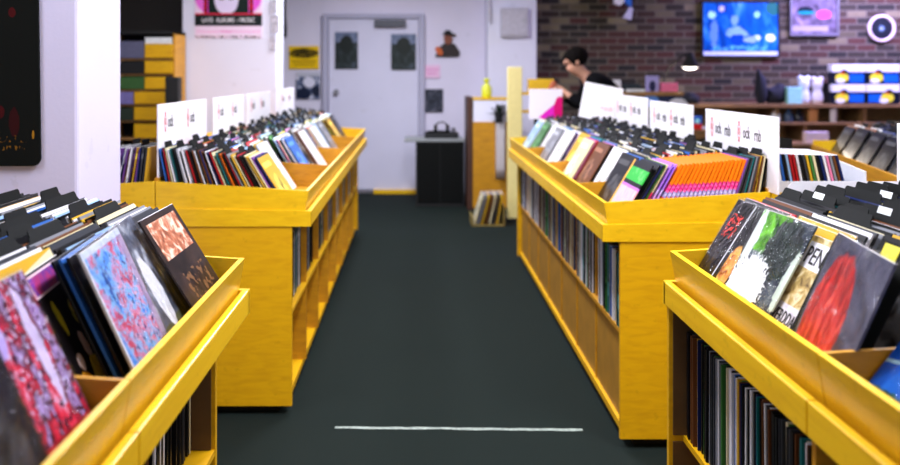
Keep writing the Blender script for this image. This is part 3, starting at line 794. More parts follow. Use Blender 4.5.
# yellow price sticker tab
yt = divider(by_top(-1, 0.950, 1.925, 1.180, 26), 2, 'black divider card with a bright yellow sticker behind the red shape sleeve', None)
bm = bmesh.new(); ab(bm, (0.045, -0.002, 0.306), (0.105, -0.0006, 0.342)); obj('price_sticker', bm, plain('yellow_sticker', rgb(236, 222, 30), 0.4), yt)['label'] = 'bright yellow sticker'
def fill_col(xc, d, yc, r0, r1, step, name, th0, th1, mix, ndiv, tags=0.15, lift=0.0, stuffafter=99, zj=0.006):
    column(xc, d, yc, r0, r1, step, stuffafter, mix, '', name, th0, th1, zj, ndiv, tags, lift)
NRMIX = ['black'] * 5 + ['dark grey'] * 3 + ['white'] * 3 + ['grey'] * 2 + ['cream', 'cream', 'mustard', 'brown', 'dark blue', 'teal']
fill_col(RXC, -1, 2.585, 0.585, 0.07, 0.0125, 'the far end column behind the gold figure sleeve', 28, 10, NRMIX, 3, stuffafter=22)
fill_col(RXC, -1, 2.255, 0.590, 0.17, 0.0125, 'the column behind the green and white burst sleeve', 28, 13, NRMIX, 3, stuffafter=18)
fill_col(RXC, -1, 1.925, 0.535, 0.27, 0.0125, 'the column behind the red shape sleeve', 25, 14, ['black'] * 6 + ['dark grey'] * 2 + ['cream', 'mustard', 'white', 'brown'], 4)
BLU = art('hero_blue_wave', ('lin', 4, [(0.3, rgb(10, 40, 110)), (0.6, rgb(24, 90, 190)), (0.8, rgb(40, 120, 200))], 3.0),
          [('blob', 0.25, 0.10, 0.40, 0.2, ('lin', 6, [(0.3, rgb(20, 40, 40)), (0.7, rgb(60, 110, 100))], 1.0), 0.2), ('line', 0.0, 0.45, 0.9, 0.62, 0.012, rgb(150, 180, 190))])
hero('vinyl_record', lean_matrix(-1, 0.803, 1.585, ZB, math.radians(38)), BLU, EDGE['d'], 0.005, 'blue sleeve lying low in the emptier section nearest the camera', True)
for i in range(5):
    hero('vinyl_record', lean_matrix(-1, 0.830 + 0.016 * i, 1.575, ZB, math.radians(37 - 1.0 * i)), MATS[['black', 'dark blue', 'black', 'white', 'black'][i]][0], EDGE['d'], 0.005, 'sleeve behind the low blue one near the camera', group='sleeves behind the low blue one')
# white rounded divider and small tagged cards in the far part
bm = bmesh.new()
r_ = 0.03; W_, H_ = 0.19, 0.36
pts = [(-W_, 0, 0), (W_, 0, 0)] + [(W_ - r_ + r_ * math.cos(t), 0, H_ - r_ + r_ * math.sin(t)) for t in [PI / 2 * k / 5 for k in range(6)]] + [(-W_ + r_ - r_ * math.sin(t), 0, H_ - r_ + r_ * math.cos(t)) for t in [PI / 2 * k / 5 for k in range(6)]]
prism(bm, pts, (0, 0.003, 0))
o = obj('divider_card', bm, WHITEP); o.matrix_world = Matrix.Translation((1.31, 2.74, ZB - 0.03)) @ Matrix.Rotation(math.radians(-6), 4, 'X')
tag(o, 'large white rounded divider card before the white box of spines', 'divider card')

# --- foreground rack, left: heroes
NL = 'the blurriest foreground rack'
DBR = art('hero_brown_stage', ('lin', 4, [(0.35, rgb(24, 18, 18)), (0.7, rgb(60, 44, 38))], 3.0),
          [('rect', 0.08, 0.92, 0.60, 0.94, ('lin', 9, [(0.3, rgb(90, 44, 34)), (0.5, rgb(180, 110, 80)), (0.65, rgb(236, 210, 190)), (0.8, rgb(70, 40, 40))], 2.0)), ('spots', 0.2, 0.9, 0.12, 0.45, 14, 0.56, rgb(110, 76, 50))])
GPL = art('hero_grey_photo', ('lin', 3.5, [(0.3, rgb(30, 34, 44)), (0.5, rgb(92, 98, 116)), (0.62, rgb(190, 194, 206)), (0.8, rgb(70, 76, 84))], 5.0), [('rect', 0, 1, 0, 0.16, rgb(70, 74, 52)), ('blob', 0.55, 0.4, 0.16, 0.3, rgb(206, 206, 214), 0.25)])
BLP = art('hero_blue_painting', ('lin', 3.2, [(0.28, rgb(10, 44, 120)), (0.42, rgb(36, 120, 214)), (0.50, rgb(120, 176, 230)), (0.57, rgb(206, 120, 160)), (0.64, rgb(190, 30, 76)), (0.8, rgb(70, 110, 190))], 9.0),
          [('spots', 0, 1, 0, 1, 26, 0.56, rgb(120, 180, 230)), ('spots', 0.3, 1, 0, 0.7, 34, 0.60, rgb(226, 170, 190)), ('spots', 0, 1, 0, 1, 20, 0.63, rgb(16, 50, 120)), ('rect', 0, 0.03, 0, 1, rgb(214, 214, 224)), ('rect', 0.88, 1, 0, 1, ('lin', 8, [(0.4, rgb(150, 130, 170)), (0.7, rgb(206, 190, 214))], 1.0)), ('rect', 0, 1, 0.95, 1, rgb(196, 206, 226))])
FPH = art('hero_black_photos', rgb(20, 16, 18),
          [('blob', 0.78, 0.62, 0.07, 0.09, ('lin', 8, [(0.3, rgb(200, 170, 30)), (0.7, rgb(236, 220, 90))], 1.0), 0.4, 16), ('blob', 0.50, 0.66, 0.04, 0.12, rgb(206, 190, 40), 0.4, 16),
           ('blob', 0.66, 0.42, 0.05, 0.10, rgb(236, 196, 180), 0.4, 16), ('blob', 0.46, 0.36, 0.05, 0.06, rgb(226, 206, 206), 0.3, 16),
           ('blob', 0.66, 0.22, 0.10, 0.12, rgb(244, 204, 60), 0.4, 14), ('blob', 0.40, 0.22, 0.10, 0.08, rgb(232, 160, 30), 0.4, 14), ('blob', 0.9, 0.3, 0.06, 0.12, rgb(170, 70, 30), 0.2),
           ('rect', 0.30, 0.92, 0.83, 0.98, rgb(232, 200, 214)), ('rect', 0.34, 0.88, 0.845, 0.965, ('lin', 9, [(0.4, rgb(40, 60, 170)), (0.6, rgb(190, 60, 120))], 2.0))])
RPC = art('hero_red_purple', ('lin', 6.0, [(0.28, rgb(110, 40, 120)), (0.4, rgb(186, 160, 220)), (0.47, rgb(90, 50, 70)), (0.55, rgb(196, 24, 60)), (0.64, rgb(230, 60, 90)), (0.72, rgb(226, 200, 236)), (0.8, rgb(70, 80, 170))], 2.0, (1.5, 0.6, 1)),
          [('spots', 0, 1, 0, 1, 22, 0.57, rgb(70, 24, 50)), ('blob', 0.80, 0.60, 0.05, 0.34, rgb(216, 200, 240), 0.45, 14), ('blob', 0.45, 0.74, 0.08, 0.10, rgb(190, 170, 236), 0.4, 16), ('spots', 0, 1, 0.3, 1, 30, 0.62, rgb(214, 206, 244)), ('rect', 0, 1, 0.0, 0.16, ('lin', 6, [(0.4, rgb(150, 20, 40)), (0.7, rgb(230, 80, 70))], 1.0))])
hero('vinyl_record', by_top(1, -0.695, 2.465, 1.181, 32), DBR, EDGE['l'], 0.006, 'dark brown sleeve with a stage photo, at the far end of ' + NL)
hero('vinyl_record', by_top(1, -0.718, 2.215, 1.190, 30, 0.10), GPL, EDGE['l'], 0.005, 'grey photo sleeve in clear plastic between the blue and the brown ones', True)
hero('vinyl_record', by_top(1, -0.670, 1.960, 1.200, 24.5, 0.09), BLP, EDGE['l'], 0.006, 'blue painted sleeve with pink patches in clear plastic', True)
hero('vinyl_record', by_top(1, -0.690, 1.955, 1.194, 25, 0.09), MATS['black'][0], MATS['blue'][0], 0.006, 'black sleeve with a blue edge just behind the blue painted one')
hero('vinyl_record', by_top(1, -0.704, 1.953, 1.190, 25, 0.09), MATS['blue'][0], MATS['blue'][1], 0.006, 'blue sleeve edge between two black sleeves behind the blue painting')
hero('vinyl_record', by_top(1, -0.718, 1.950, 1.188, 25, 0.09), MATS['black'][1], EDGE['d'], 0.006, 'black sleeve behind the blue edge in ' + NL)
hero('vinyl_record', by_top(1, -0.748, 1.810, 1.168, 28, 0.10), FPH, EDGE['l'], 0.006, 'black sleeve with yellow photos and a blue label in ' + NL)
hero('vinyl_record', by_top(1, -0.675, 1.420, 1.215, 26), RPC, EDGE['l'], 0.008, 'red and purple sleeve in crinkled shiny plastic', True)
hero('vinyl_record', by_top(1, -0.615, 1.16, 1.195, 25), MATS['black'][1], EDGE['d'], 0.006, 'black sleeve in the bottom corner, nearest the camera', True)
hero('vinyl_record', by_top(1, -0.690, 1.42, 1.190, 24), MATS['black'][0], EDGE['d'], 0.006, 'black sleeve hidden behind the red and purple one')
NLMIX = ['black'] * 7 + ['white'] * 3 + ['grey'] * 2 + ['dark grey'] * 3 + ['cream', 'mustard', 'blue', 'pale blue', 'dark blue', 'brown']
fill_col(LXC, 1, 2.47, 0.608, 0.06, 0.0125, 'the far end column behind the stage photo sleeve', 31, 10, NLMIX + ['mustard', 'cream', 'white'], 7, stuffafter=22)
fill_col(LXC, 1, 2.125, 0.590, 0.10, 0.0125, 'the column behind the grey photo sleeve', 30, 12, NLMIX + ['blue', 'blue', 'pale blue'], 4, 0.08, stuffafter=18)
fill_col(LXC, 1, 1.790, 0.555, 0.20, 0.0125, 'the column behind the blue painted sleeve', 27, 14, NLMIX, 3, 0.08, stuffafter=12)
fill_col(LXC, 1, 1.420, 0.575, 0.34, 0.0125, 'the column behind the red and purple sleeve', 25, 18, NLMIX, 3, 0.08, stuffafter=8)

# stuff mesh of all the farther sleeves
o = obj('record_sleeves', STUFF, STUFF_MATS)
tag(o, 'masses of leaning record sleeves filling the farther bins of both middle racks', 'records', kind='stuff')

# --- records on the lower shelves
SH = bmesh.new(); SHM = []
SHMIX = ['black'] * 6 + ['dark grey'] * 3 + ['white'] * 2 + ['cream'] * 2 + ['brown'] * 2 + ['dark blue', 'teal', 'grey', 'mustard', 'blue', 'green']
SMESH = {}
def shelf_mesh(mat, th):
    key = (mat.name, th)
    if key not in SMESH:
        bm = bmesh.new(); ab(bm, (0, 0, 0), (0.31, th, 0.312), bev=0.0008)
        me = bpy.data.meshes.new('shelved_record'); bm.normal_update(); bm.to_mesh(me); bm.free(); me.materials.append(mat); SMESH[key] = me
    return SMESH[key]
def shelf_run(xface, d, y0, y1, ind, where, mix=SHMIX, gap=0.0):
    """upright records whose spines look towards d*X, back from the face"""
    y = y1 - 0.004
    lean = 0.0
    while y > y0 + 0.012:
        th = random.choice((0.004, 0.0055, 0.007, 0.010))
        k = random.choice(mix); mat = MATS[k][0]
        inset = random.uniform(0.0, 0.014)
        lean = max(-0.035, min(0.035, lean + random.uniform(-0.01, 0.01)))
        x = xface - d * inset
        M = Matrix.Translation((x, y - th, 0.4740)) @ Matrix.Rotation(lean, 4, 'X')
        if d > 0: M = M @ Matrix.Translation((-0.31, 0, 0))
        if ind:
            o = bpy.data.objects.new('shelved_record', shelf_mesh(mat, th)); C.objects.link(o); o.matrix_world = M
            tag(o, '%s spine on the lower shelf of %s' % (k, where), 'record', 'records on the lower shelf of ' + where)
        else:
            if mat not in SHM: SHM.append(mat)
            ab(SH, (0, 0, 0), (0.31, th, 0.312), mi=SHM.index(mat), M=M)
        y -= th + 0.0020 + (random.uniform(0, 0.004))
def cubbies(ylo, js, yhi, cub=0.52):
    out = []
    e = [ylo] + list(js) + [yhi]
    for a, b in zip(e, e[1:]):
        m = max(1, round((b - a) / cub))
        for i in range(m): out.append((a + (b - a) * i / m, a + (b - a) * (i + 1) / m))
    return out
for (a, b) in cubbies(-0.26, (0.75, 1.755), 2.77, 3):
    if b > 1.3: shelf_run(0.800, -1, a + 0.025, b - 0.03, True, 'the foreground rack with the green burst sleeve')
for (a, b) in cubbies(-0.5, (0.55, 1.60), 2.66, 3):
    if b > 1.8: shelf_run(-0.640, 1, a + 0.025, b - 0.03, True, 'the foreground rack with the blue painted sleeve', ['black'] * 5 + ['dark grey', 'grey', 'white', 'cream', 'brown'])
for i, (a, b) in enumerate(cubbies(3.80, (4.48, 5.54, 6.60), 7.66)):
    shelf_run(0.858, -1, a + 0.025, b - (0.11 if i == 0 else 0.06), False, 'the rack with the orange sleeves', SHMIX + ['white', 'grey', 'brown'])
for i, (a, b) in enumerate(cubbies(4.18, (5.36, 6.54, 7.72), 8.92)):
    shelf_run(-0.590, 1, a + 0.025, b - 0.04, False, 'the rack below the poster pillar', SHMIX + ['white', 'pale blue', 'blue', 'grey', 'cream', 'white'])
o = obj('shelved_records', SH, SHM)
tag(o, 'rows of upright record spines on the lower shelves of both middle racks', 'records', kind='stuff')

# --- white box of coloured spines behind the orange rack end
rt = empty('record_box', (1.69, 3.86, 1.0), 'white cardboard box packed with colourful spines behind the large sign', 'box')
WB = plain('white_cardboard', rgb(222, 222, 230), 0.6, var=0.02)
bxo('front_side', (-0.20, 0, -0.1), (0.20, 0.006, 0.10), WB, rt, 0)
bxo('back_side', (-0.20, 0.33, -0.1), (0.20, 0.336, 0.10), WB, rt, 0)
for s in (-1, 1):
    bm = bmesh.new()
    prism(bm, [(s * 0.197, 0.006, -0.1), (s * 0.197, 0.33, -0.1), (s * 0.197, 0.33, 0.17), (s * 0.197, 0.006, 0.14 if s > 0 else 0.10)], (s * 0.006, 0, 0))
    obj('side_flap', bm, WB, rt)
bxo('box_floor', (-0.197, 0.006, -0.104), (0.197, 0.33, -0.1), WB, rt, 0)
bk = ['black', 'black', 'dark blue', 'green', 'white', 'blue', 'black', 'pale blue', 'red', 'red', 'white', 'black', 'dark grey', 'mustard', 'green', 'cream', 'black', 'dark blue', 'white', 'pink', 'grey', 'brown', 'dark blue']
for i, k in enumerate(bk):
    x = 1.512 + i * 0.0155
    M = Matrix.Translation((x, 3.87, 0.904)) @ Matrix.Rotation(math.radians(-9 - 0.25 * i), 4, 'Y') @ Matrix.Rotation(PI / 2, 4, 'Z') @ Matrix.Translation((SIZE / 2, 0, 0))
    record(M, MATS[k][0], EDGE['l'], 0.009, '%s sleeve standing in the white cardboard box' % k, 'sleeves in the white cardboard box')
for i in range(3):
    M = Matrix.Translation((1.53 + 0.10 * i, 4.25, ZB)) @ Matrix.Rotation(PI / 2, 4, 'Z') @ Matrix.Translation((SIZE / 2, 0, 0)) @ Matrix.Scale(1.1, 4)
    divider(M, i, 'tall black divider card behind the white cardboard box', 'divider cards behind the white box')

# ------------------------------------------------------------------ far right rack, turned
def turned_rack():
    a = Vector((2.98, 6.97, 0)); b = Vector((2.46, 4.69, 0))
    ang = math.atan2(-(b.x - a.x), (a.y - b.y))   # small turn
    L = (a - b).length
    rt = empty('record_rack', (b.x, b.y, 0), 'yellow record rack standing askew under the brick wall shelves', 'record rack', None, -math.atan2(a.x - b.x, a.y - b.y))
    bxo('front_rail', (0, 0, 0.80), (0.02, L, 0.885), YEL2, rt)
    for k in range(3):
        bxo('tray_side', (0.012, L * k / 3 + 0.003, 0.887), (0.026, L * (k + 1) / 3 - 0.003, 1.02), YEL3, rt)
    bxo('tray_floor', (0.026, 0, 0.86), (0.80, L, 0.88), YEL3, rt)
    for y in (0, L - 0.02): bxo('end_panel', (0.03, y, 0.0), (0.82, y + 0.02, 0.86), YEL, rt); bxo('tray_end', (0.026, y, 0.88), (0.80, y + 0.02, 1.05), YEL2, rt)
    bxo('back_panel', (0.80, 0, 0.0), (0.82, L, 1.06), YEL3, rt)
    bxo('shelf', (0.03, 0.02, 0.42), (0.80, L - 0.02, 0.44), YEL, rt)
    Mr = rt.matrix_basis.copy()
    Mr = Matrix.Translation((b.x, b.y, 0)) @ Matrix.Rotation(-math.atan2(a.x - b.x, a.y - b.y), 4, 'Z')
    n = 0
    for c in range(6):
        yc = L * (c + 0.5) / 6
        for i in range(26):
            k = random.choice(['black', 'black', 'black', 'dark grey', 'dark blue', 'black', 'brown', 'white'])
            M = Mr @ lean_matrix(-1, 0.09 + 0.022 * i, yc + random.uniform(-0.02, 0.02), 0.882 + random.uniform(0, 0.02), math.radians(30 - 0.7 * i), random.uniform(-0.03, 0.03))
            if i < 1: record(M, MATS[k][i % 2], EDGE['l'] if k == 'white' else EDGE['d'], 0.006, '%s record sleeve in the rack standing askew' % k, 'records in the rack standing askew')
            else: stuff_box(S2, S2M, M, MATS[k][i % 2], EDGE['l'] if k == 'white' else EDGE['d'], (SIZE, SIZE), 0.006)
            if i % 5 == 4: divider(M @ Matrix.Translation((0, 0.010, 0)), (i + c) % 4, 'black divider card in the rack standing askew', 'divider cards in the rack standing askew')
S2 = bmesh.new(); S2M = []
turned_rack()
o = obj('record_sleeves', S2, S2M); tag(o, 'dark record sleeves massed in the rack standing askew', 'records', kind='stuff')

# ------------------------------------------------------------------ alcove shelf with yellow drawers
Y = 8.6
a = P(108, 130, Y); b = P(175, 34, Y)
W_ = b.x - a.x
rt = empty('drawer_shelf', ((a.x + b.x) / 2, Y, 0), 'tall shelf unit with yellow drawer fronts in the dark alcove', 'shelf unit')
hx = W_ / 2; top = b.z + 0.03
bxo('side_panel', (-hx, 0, 0), (-hx + 0.02, 0.4, top), YEL3, rt); bxo('side_panel', (hx - 0.02, 0, 0), (hx, 0.4, top), YEL3, rt)
bxo('back_panel', (-hx + 0.02, 0.38, 0), (hx - 0.02, 0.4, top), BLACKM, rt)
xs = P(145, 0, Y).x - rt.location.x
rows = [(44, 58), (61, 73.5), (77, 89), (92, 104), (107, 120), (124, 138), (142, 156), (160, 174)]
for i, (y0, y1) in enumerate(rows):
    z1 = CZ - (y0 - VY) * Y / F; z0 = CZ - (y1 - VY) * Y / F
    bxo('board', (-hx + 0.02, 0.02, z0 - 0.02), (hx - 0.02, 0.38, z0 - 0.004), SHELFWOOD, rt, 0)
    dr = bxo('drawer', (xs if i < 3 else xs - 0.10, -0.01, z0), (hx - (0.02 if i != 2 else 0.06), 0.02, z1), YEL, rt, 0.004)
for i, (y0, y1) in enumerate(rows[:5]):
    z0 = CZ - (y1 - VY) * Y / F
    mat = [plain('grey_sleeves', rgb(92, 92, 120), 0.6), BLACKM, plain('green_box', rgb(50, 92, 40), 0.6), plain('lilac_box', rgb(120, 110, 170), 0.6), plain('dark_green_box', rgb(30, 44, 30), 0.6)][i]
    o = bxo('storage_box', (-hx + 0.03, 0.0, 0), (xs - (0.01 if i < 3 else 0.11), 0.3, 0.115 if i else 0.16), mat, None, 0.006)
    o.location = (rt.location.x, Y, z0 - 0.003)
    tag(o, ['grey-blue box on the top shelf of the alcove unit', 'black box on the second shelf of the alcove unit', 'green box in the alcove unit', 'lilac box in the alcove unit, below the green one', 'dark green box low in the alcove unit'][i], 'box')
o = bxo('storage_box', (xs, 0.0, 0), (hx - 0.03, 0.3, 0.06), LABELW, None, 0.004); o.location = (rt.location.x, Y, CZ - (44 - VY) * Y / F + 0.002)
tag(o, 'flat white box on top of the yellow drawers in the alcove', 'box')
bxo('stand', (-hx, 0, top - 0.03), (hx, 0.4, top), BLACKM, rt, 0)
# black speaker-like object and pale figure before it
o = bxo('loudspeaker', (-0.06, 0, 0), (0.06, 0.14, 0.26), BLACKM, None, 0.01)
p = P(171.5, 104, 8.2); o.location = (p.x, 8.2, p.z - 0.02)
tag(o, 'small black loudspeaker before the yellow drawers in the alcove', 'speaker')
bm = bmesh.new(); cyl(bm, (p.x, 8.26, 0.0), (p.x, 8.26, p.z - 0.02), 0.02); o2 = obj('pole', bm, BLACKM, o); o2.matrix_parent_inverse = Matrix.Translation(o.location).inverted()
bm = bmesh.new(); ab(bm, (p.x - 0.12, 8.15, 0.0), (p.x + 0.12, 8.37, 0.02)); o2 = obj('stand_foot', bm, BLACKM, o); o2.matrix_parent_inverse = Matrix.Translation(o.location).inverted()
p = P(181, 95, 9.0)
bm = bmesh.new(); lathe(bm, [(0, 0), (0.05, 0), (0.055, 0.07), (0.03, 0.11), (0.028, 0.15), (0.035, 0.17), (0, 0.2)], Matrix.Translation((p.x - 0.03, 8.75, 0)))
o = obj('figurine', bm, plain('pale_yellow_figure', rgb(206, 196, 120), 0.5), None, True)
o.location = (0, 0, CZ - (106 - VY) * 8.7 / F + 0.015)
tag(o, 'pale yellow figurine at the edge of the alcove drawers', 'figurine')

# ------------------------------------------------------------------ end of the aisle: table, cabinet
Y = 10.7
a = P(408, 207, Y); b = P(464.5, 139, Y)
rt = empty('side_table', ((a.x + b.x) / 2, Y, 0), 'black cabinet table with a pale top against the white wall', 'table')
hx = (b.x - a.x) / 2; zt = b.z
bxo('table_top', (-hx - 0.04, 0, zt - 0.035), (hx, 0.55, zt), plain('pale_table_top', rgb(132, 136, 138), 0.4), rt, 0.006)
bxo('cabinet_body', (-hx + 0.09, 0.03, 0.0), (hx, 0.53, zt - 0.035), BLACKM, rt, 0.006)
bxo('cabinet_door', (-hx + 0.11, 0.018, 0.05), (-0.0 + 0.04, 0.03, zt - 0.06), BLACKP, rt, 0.004)
bxo('cabinet_door', (0.05, 0.018, 0.05), (hx - 0.02, 0.03, zt - 0.06), BLACKP, rt, 0.004)
# turntable on it
p = P(442, 139, Y)
tt = empty('turntable', (p.x, Y + 0.27, zt), 'black record player on the pale-topped table', 'record player')
bxo('deck', (-0.20, -0.17, 0.0), (0.20, 0.17, 0.06), BLACKM, tt, 0.008)
bm = bmesh.new(); cyl(bm, (-0.03, 0, 0.06), (-0.03, 0, 0.078), 0.14, 32); obj('platter', bm, BLACKP, tt)
bm = bmesh.new(); cyl(bm, (0.15, 0.10, 0.06), (0.15, 0.10, 0.11), 0.02); cyl(bm, (0.15, 0.10, 0.105), (0.06, -0.08, 0.088), 0.006, 8); obj('tone_arm', bm, METAL, tt)
hp = empty('headphones', (p.x, Y + 0.20, zt + 0.078), 'black headphones lying on the record player', 'headphones')
for s in (-1, 1):
    bm = bmesh.new(); cyl(bm, (s * 0.05, 0, 0.04), (s * 0.09, 0, 0.04), 0.04, 16); obj('ear_cup', bm, BLACKP, hp)
bm = bmesh.new()
pr = [(0.07 * math.cos(t), 0, 0.05 + 0.06 * math.sin(t)) for t in [PI * k / 8 for k in range(9)]]
for q, r in zip(pr, pr[1:]): cyl(bm, q, r, 0.008, 8)
obj('headband', bm, BLACKP, hp)

Y = 10.5
a = P(470, 209, Y); b = P(510, 97, Y)
rt = empty('tall_cabinet', ((a.x + b.x) / 2, Y, 0), 'tall narrow cabinet with a yellow front and a dark edge post', 'cabinet')
hx = (b.x - a.x) / 2
bxo('edge_post', (-hx - 0.03, -0.01, 0), (-hx + 0.03, 0.6, b.z), plain('dark_red_brown_post', rgb(66, 34, 20), 0.5), rt)
bxo('front_panel', (-hx + 0.03, 0, 0.02), (hx, 0.03, CZ - (122 - VY) * Y / F), YEL3, rt)
bxo('upper_panel', (-hx + 0.03, 0.01, CZ - (122 - VY) * Y / F), (hx, 0.03, CZ - (100 - VY) * Y / F), PILW, rt)
bxo('side_panel', (hx - 0.02, 0.03, 0), (hx, 0.6, b.z - 0.02), YEL3, rt)
bxo('cabinet_top', (-hx + 0.03, 0.0, CZ - (100 - VY) * Y / F), (hx, 0.6, CZ - (98 - VY) * Y / F), YEL2, rt)
# cloth hanging
p = P(501, 180, 10.35); q = P(501, 105, 10.35)
bm = bmesh.new()
pts = []
n = 10
va = [[bm.verts.new((0.055 * (2 * i / n - 1), -0.02 + 0.012 * math.sin(i * 2.1 + j * 0.3), (q.z - p.z) * j / 6)) for i in range(n + 1)] for j in range(7)]
for j in range(6):
    for i in range(n): bm.faces.new((va[j][i], va[j][i + 1], va[j + 1][i + 1], va[j + 1][i]))
bmesh.ops.solidify(bm, geom=bm.faces[:], thickness=0.012)
o = obj('hanging_cloth', bm, WHITEP, None, True); o.location = p; o.location.y = 10.45
tag(o, 'white cloth hanging down the front of the tall yellow cabinet', 'cloth')
# green spray bottle, black plant-like thing on top
zt = CZ - (98 - VY) * Y / F
bm = bmesh.new(); lathe(bm, [(0, 0), (0.055, 0), (0.06, 0.02), (0.06, 0.12), (0.025, 0.16), (0.025, 0.185), (0.035, 0.19), (0.035, 0.22), (0, 0.225)])
o = obj('bottle', bm, plain('lime_plastic', rgb(206, 210, 40), 0.35), None, True); o.location = (P(488, 0, Y).x, Y + 0.2, zt); tag(o, 'lime yellow bottle on top of the tall narrow cabinet', 'bottle')
rt = empty('potted_plant', (P(499, 0, 10.4).x, 10.42, 1.02), 'small dark green plant hanging at the side of the tall cabinet', 'plant')
bm = bmesh.new(); lathe(bm, [(0, 0), (0.04, 0), (0.055, 0.09), (0.045, 0.09), (0, 0.08)]); obj('pot', bm, BLACKM, rt)
bm = bmesh.new()
for i in range(40):
    an = random.uniform(0, 2 * PI); el = random.uniform(0.1, 1.4); ln = random.uniform(0.08, 0.17)
    dv = Vector((math.cos(an) * math.cos(el), math.sin(an) * math.cos(el) * 0.6, math.sin(el)))
    sd = dv.cross(Vector((0, 0, 1))).normalized() * 0.016
    b0 = Vector((0, 0, 0.08))
    vs = [bm.verts.new(v) for v in (b0, b0 + dv * ln * 0.5 + sd, b0 + dv * ln + Vector((0, 0, -0.02)), b0 + dv * ln * 0.5 - sd)]
    bm.faces.new(vs)
obj('foliage', bm, plain('dark_leaf', rgb(18, 44, 28), 0.5), rt)
bxo('pot_bracket', (-0.05, 0.0, -0.02), (0.05, 0.08, 0.0), BLACKM, rt, 0)
# crate of records leaning on the floor
p = P(492, 229, 9.3)
rt = empty('floor_crate', (0.76, 9.35, 0), 'small crate for records on the floor by the aisle end', 'crate', None, 0)
CR = plain('crate_wood', rgb(130, 110, 50), 0.6)
bxo('crate_base', (-0.18, 0, 0), (0.13, 0.34, 0.015), CR, rt); bxo('crate_side', (0.13, 0, 0), (0.145, 0.34, 0.2), CR, rt); bxo('crate_side', (-0.195, 0, 0), (-0.18, 0.34, 0.1), CR, rt)
for i in range(7):
    k = ['cream', 'grey', 'mustard', 'brown', 'cream', 'dark grey', 'mustard'][i]
    M = Matrix.Translation((0.60 + 0.038 * i, 9.36, 0.018)) @ Matrix.Rotation(math.radians(17 - i), 4, 'Y') @ Matrix.Rotation(PI / 2, 4, 'Z') @ Matrix.Translation((SIZE / 2, 0, 0)) @ Matrix.Scale(1.0, 4)
    record(M, MATS[k][0], EDGE['l'], 0.012, '%s sleeve leaning in the floor crate' % k, 'sleeves in the floor crate')

# cream post with shelf arms at the far end of the right rack
Y = 9.7
rt = empty('display_stand', (P(515, 0, Y).x, Y, 0), 'cream post with yellow arms at the far end of the orange rack', 'display stand')
CREAM = plain('cream_paint', rgb(240, 224, 150), 0.45, var=0.03)
bxo('post', (-0.075, 0, 0), (0.075, 0.09, P(0, 67, Y).z), CREAM, rt, 0.006)
for y in (95, 113): bxo('arm', (0.075, 0.02, P(0, y, Y).z), (0.42, 0.06, P(0, y - 3, Y).z), YEL2, rt)
bxo('upright', (0.42, 0.02, 0), (0.46, 0.06, P(0, 84, Y).z), BLACKM, rt)
bxo('foot', (-0.12, -0.05, 0), (0.40, 0.2, 0.03), BLACKM, rt)
o = flat('carton', (527, 79, 552, 92), 9.83, YEL2, 'bright yellow carton on the cream stand arms', 'carton', th=0.14, bev=0.005)
MG = art('magenta_print', rgb(238, 232, 244), [('line', 0.40, -0.05, 1.05, 0.55, 0.16, rgb(226, 40, 190)), ('blob', 0.94, 0.30, 0.20, 0.46, rgb(214, 16, 110), 0.1, 5)], coat=0.1)
o = flat('picture_panel', (529, 89, 562, 119), 7.78, MG, 'white panel with a magenta figure leaning at the rack end', 'panel', th=0.02)
bxo('panel_foot', (-0.10, -0.012, -0.16), (0.10, 0.0, 0.0), BLACKM, o, 0)

# ------------------------------------------------------------------ person
def skin_body(name, chains, mat, parent, sub=2, root_i=0):
    me = bpy.data.meshes.new(name); V = []; E = []; Rr = []; idx = {}
    for ch in chains:
        prev = None
        for key, co, r in ch:
            if key not in idx:
                idx[key] = len(V); V.append(co); Rr.append(r if isinstance(r, tuple) else (r, r))
            if prev is not None: E.append((prev, idx[key]))
            prev = idx[key]
    me.from_pydata(V, E, [])
    o = bpy.data.objects.new(name, me); C.objects.link(o)
    m = o.modifiers.new('Skin', 'SKIN'); m.use_smooth_shade = True
    sv = me.skin_vertices[0].data
    for i, r in enumerate(Rr): sv[i].radius = r; sv[i].use_root = (i == root_i)
    s = o.modifiers.new('Sub', 'SUBSURF'); s.levels = sub; s.render_levels = sub
    dg = bpy.context.evaluated_depsgraph_get()
    m2 = bpy.data.meshes.new_from_object(o.evaluated_get(dg))
    bpy.data.objects.remove(o)
    m2.materials.clear(); m2.materials.append(mat)
    for p_ in m2.polygons: p_.use_smooth = True
    o = bpy.data.objects.new(name, m2); C.objects.link(o)
    if parent is not None: o.parent = parent
    return o
per = empty('person', (1.86, 9.35, 0), 'person in a black shirt with short dark hair bending over beside the tallest sign', 'person')
# local coordinates: faces -X, bent forward
def arm(s, pre):
    sh = (-0.06, s * 0.19, 1.45); el = (-0.17, s * 0.25, 1.21); wr = (-0.36, s * 0.13, 1.36); pa = (-0.41, s * 0.10, 1.40)
    ch = [[('chest', (0.0, 0, 1.40), 0.14), (pre + 'sh', sh, 0.058), (pre + 'el', el, 0.042), (pre + 'wr', wr, 0.028), (pre + 'pa', pa, 0.034)]]
    for k in range(5):
        o_ = (k - 2) * 0.017
        if k < 4: tip = (pa[0] - 0.075 + abs(k - 1.4) * 0.008, pa[1] + o_, pa[2] + 0.02 - 0.03); mid = (pa[0] - 0.045, pa[1] + o_, pa[2] + 0.02)
        else: tip = (pa[0] - 0.03, pa[1] - s * 0.035, pa[2] + 0.05); mid = (pa[0] - 0.01, pa[1] - s * 0.032, pa[2] + 0.028)
        ch.append([(pre + 'pa', pa, 0.034), (pre + 'm%d' % k, mid, 0.009), (pre + 't%d' % k, tip, 0.008)])
    return ch
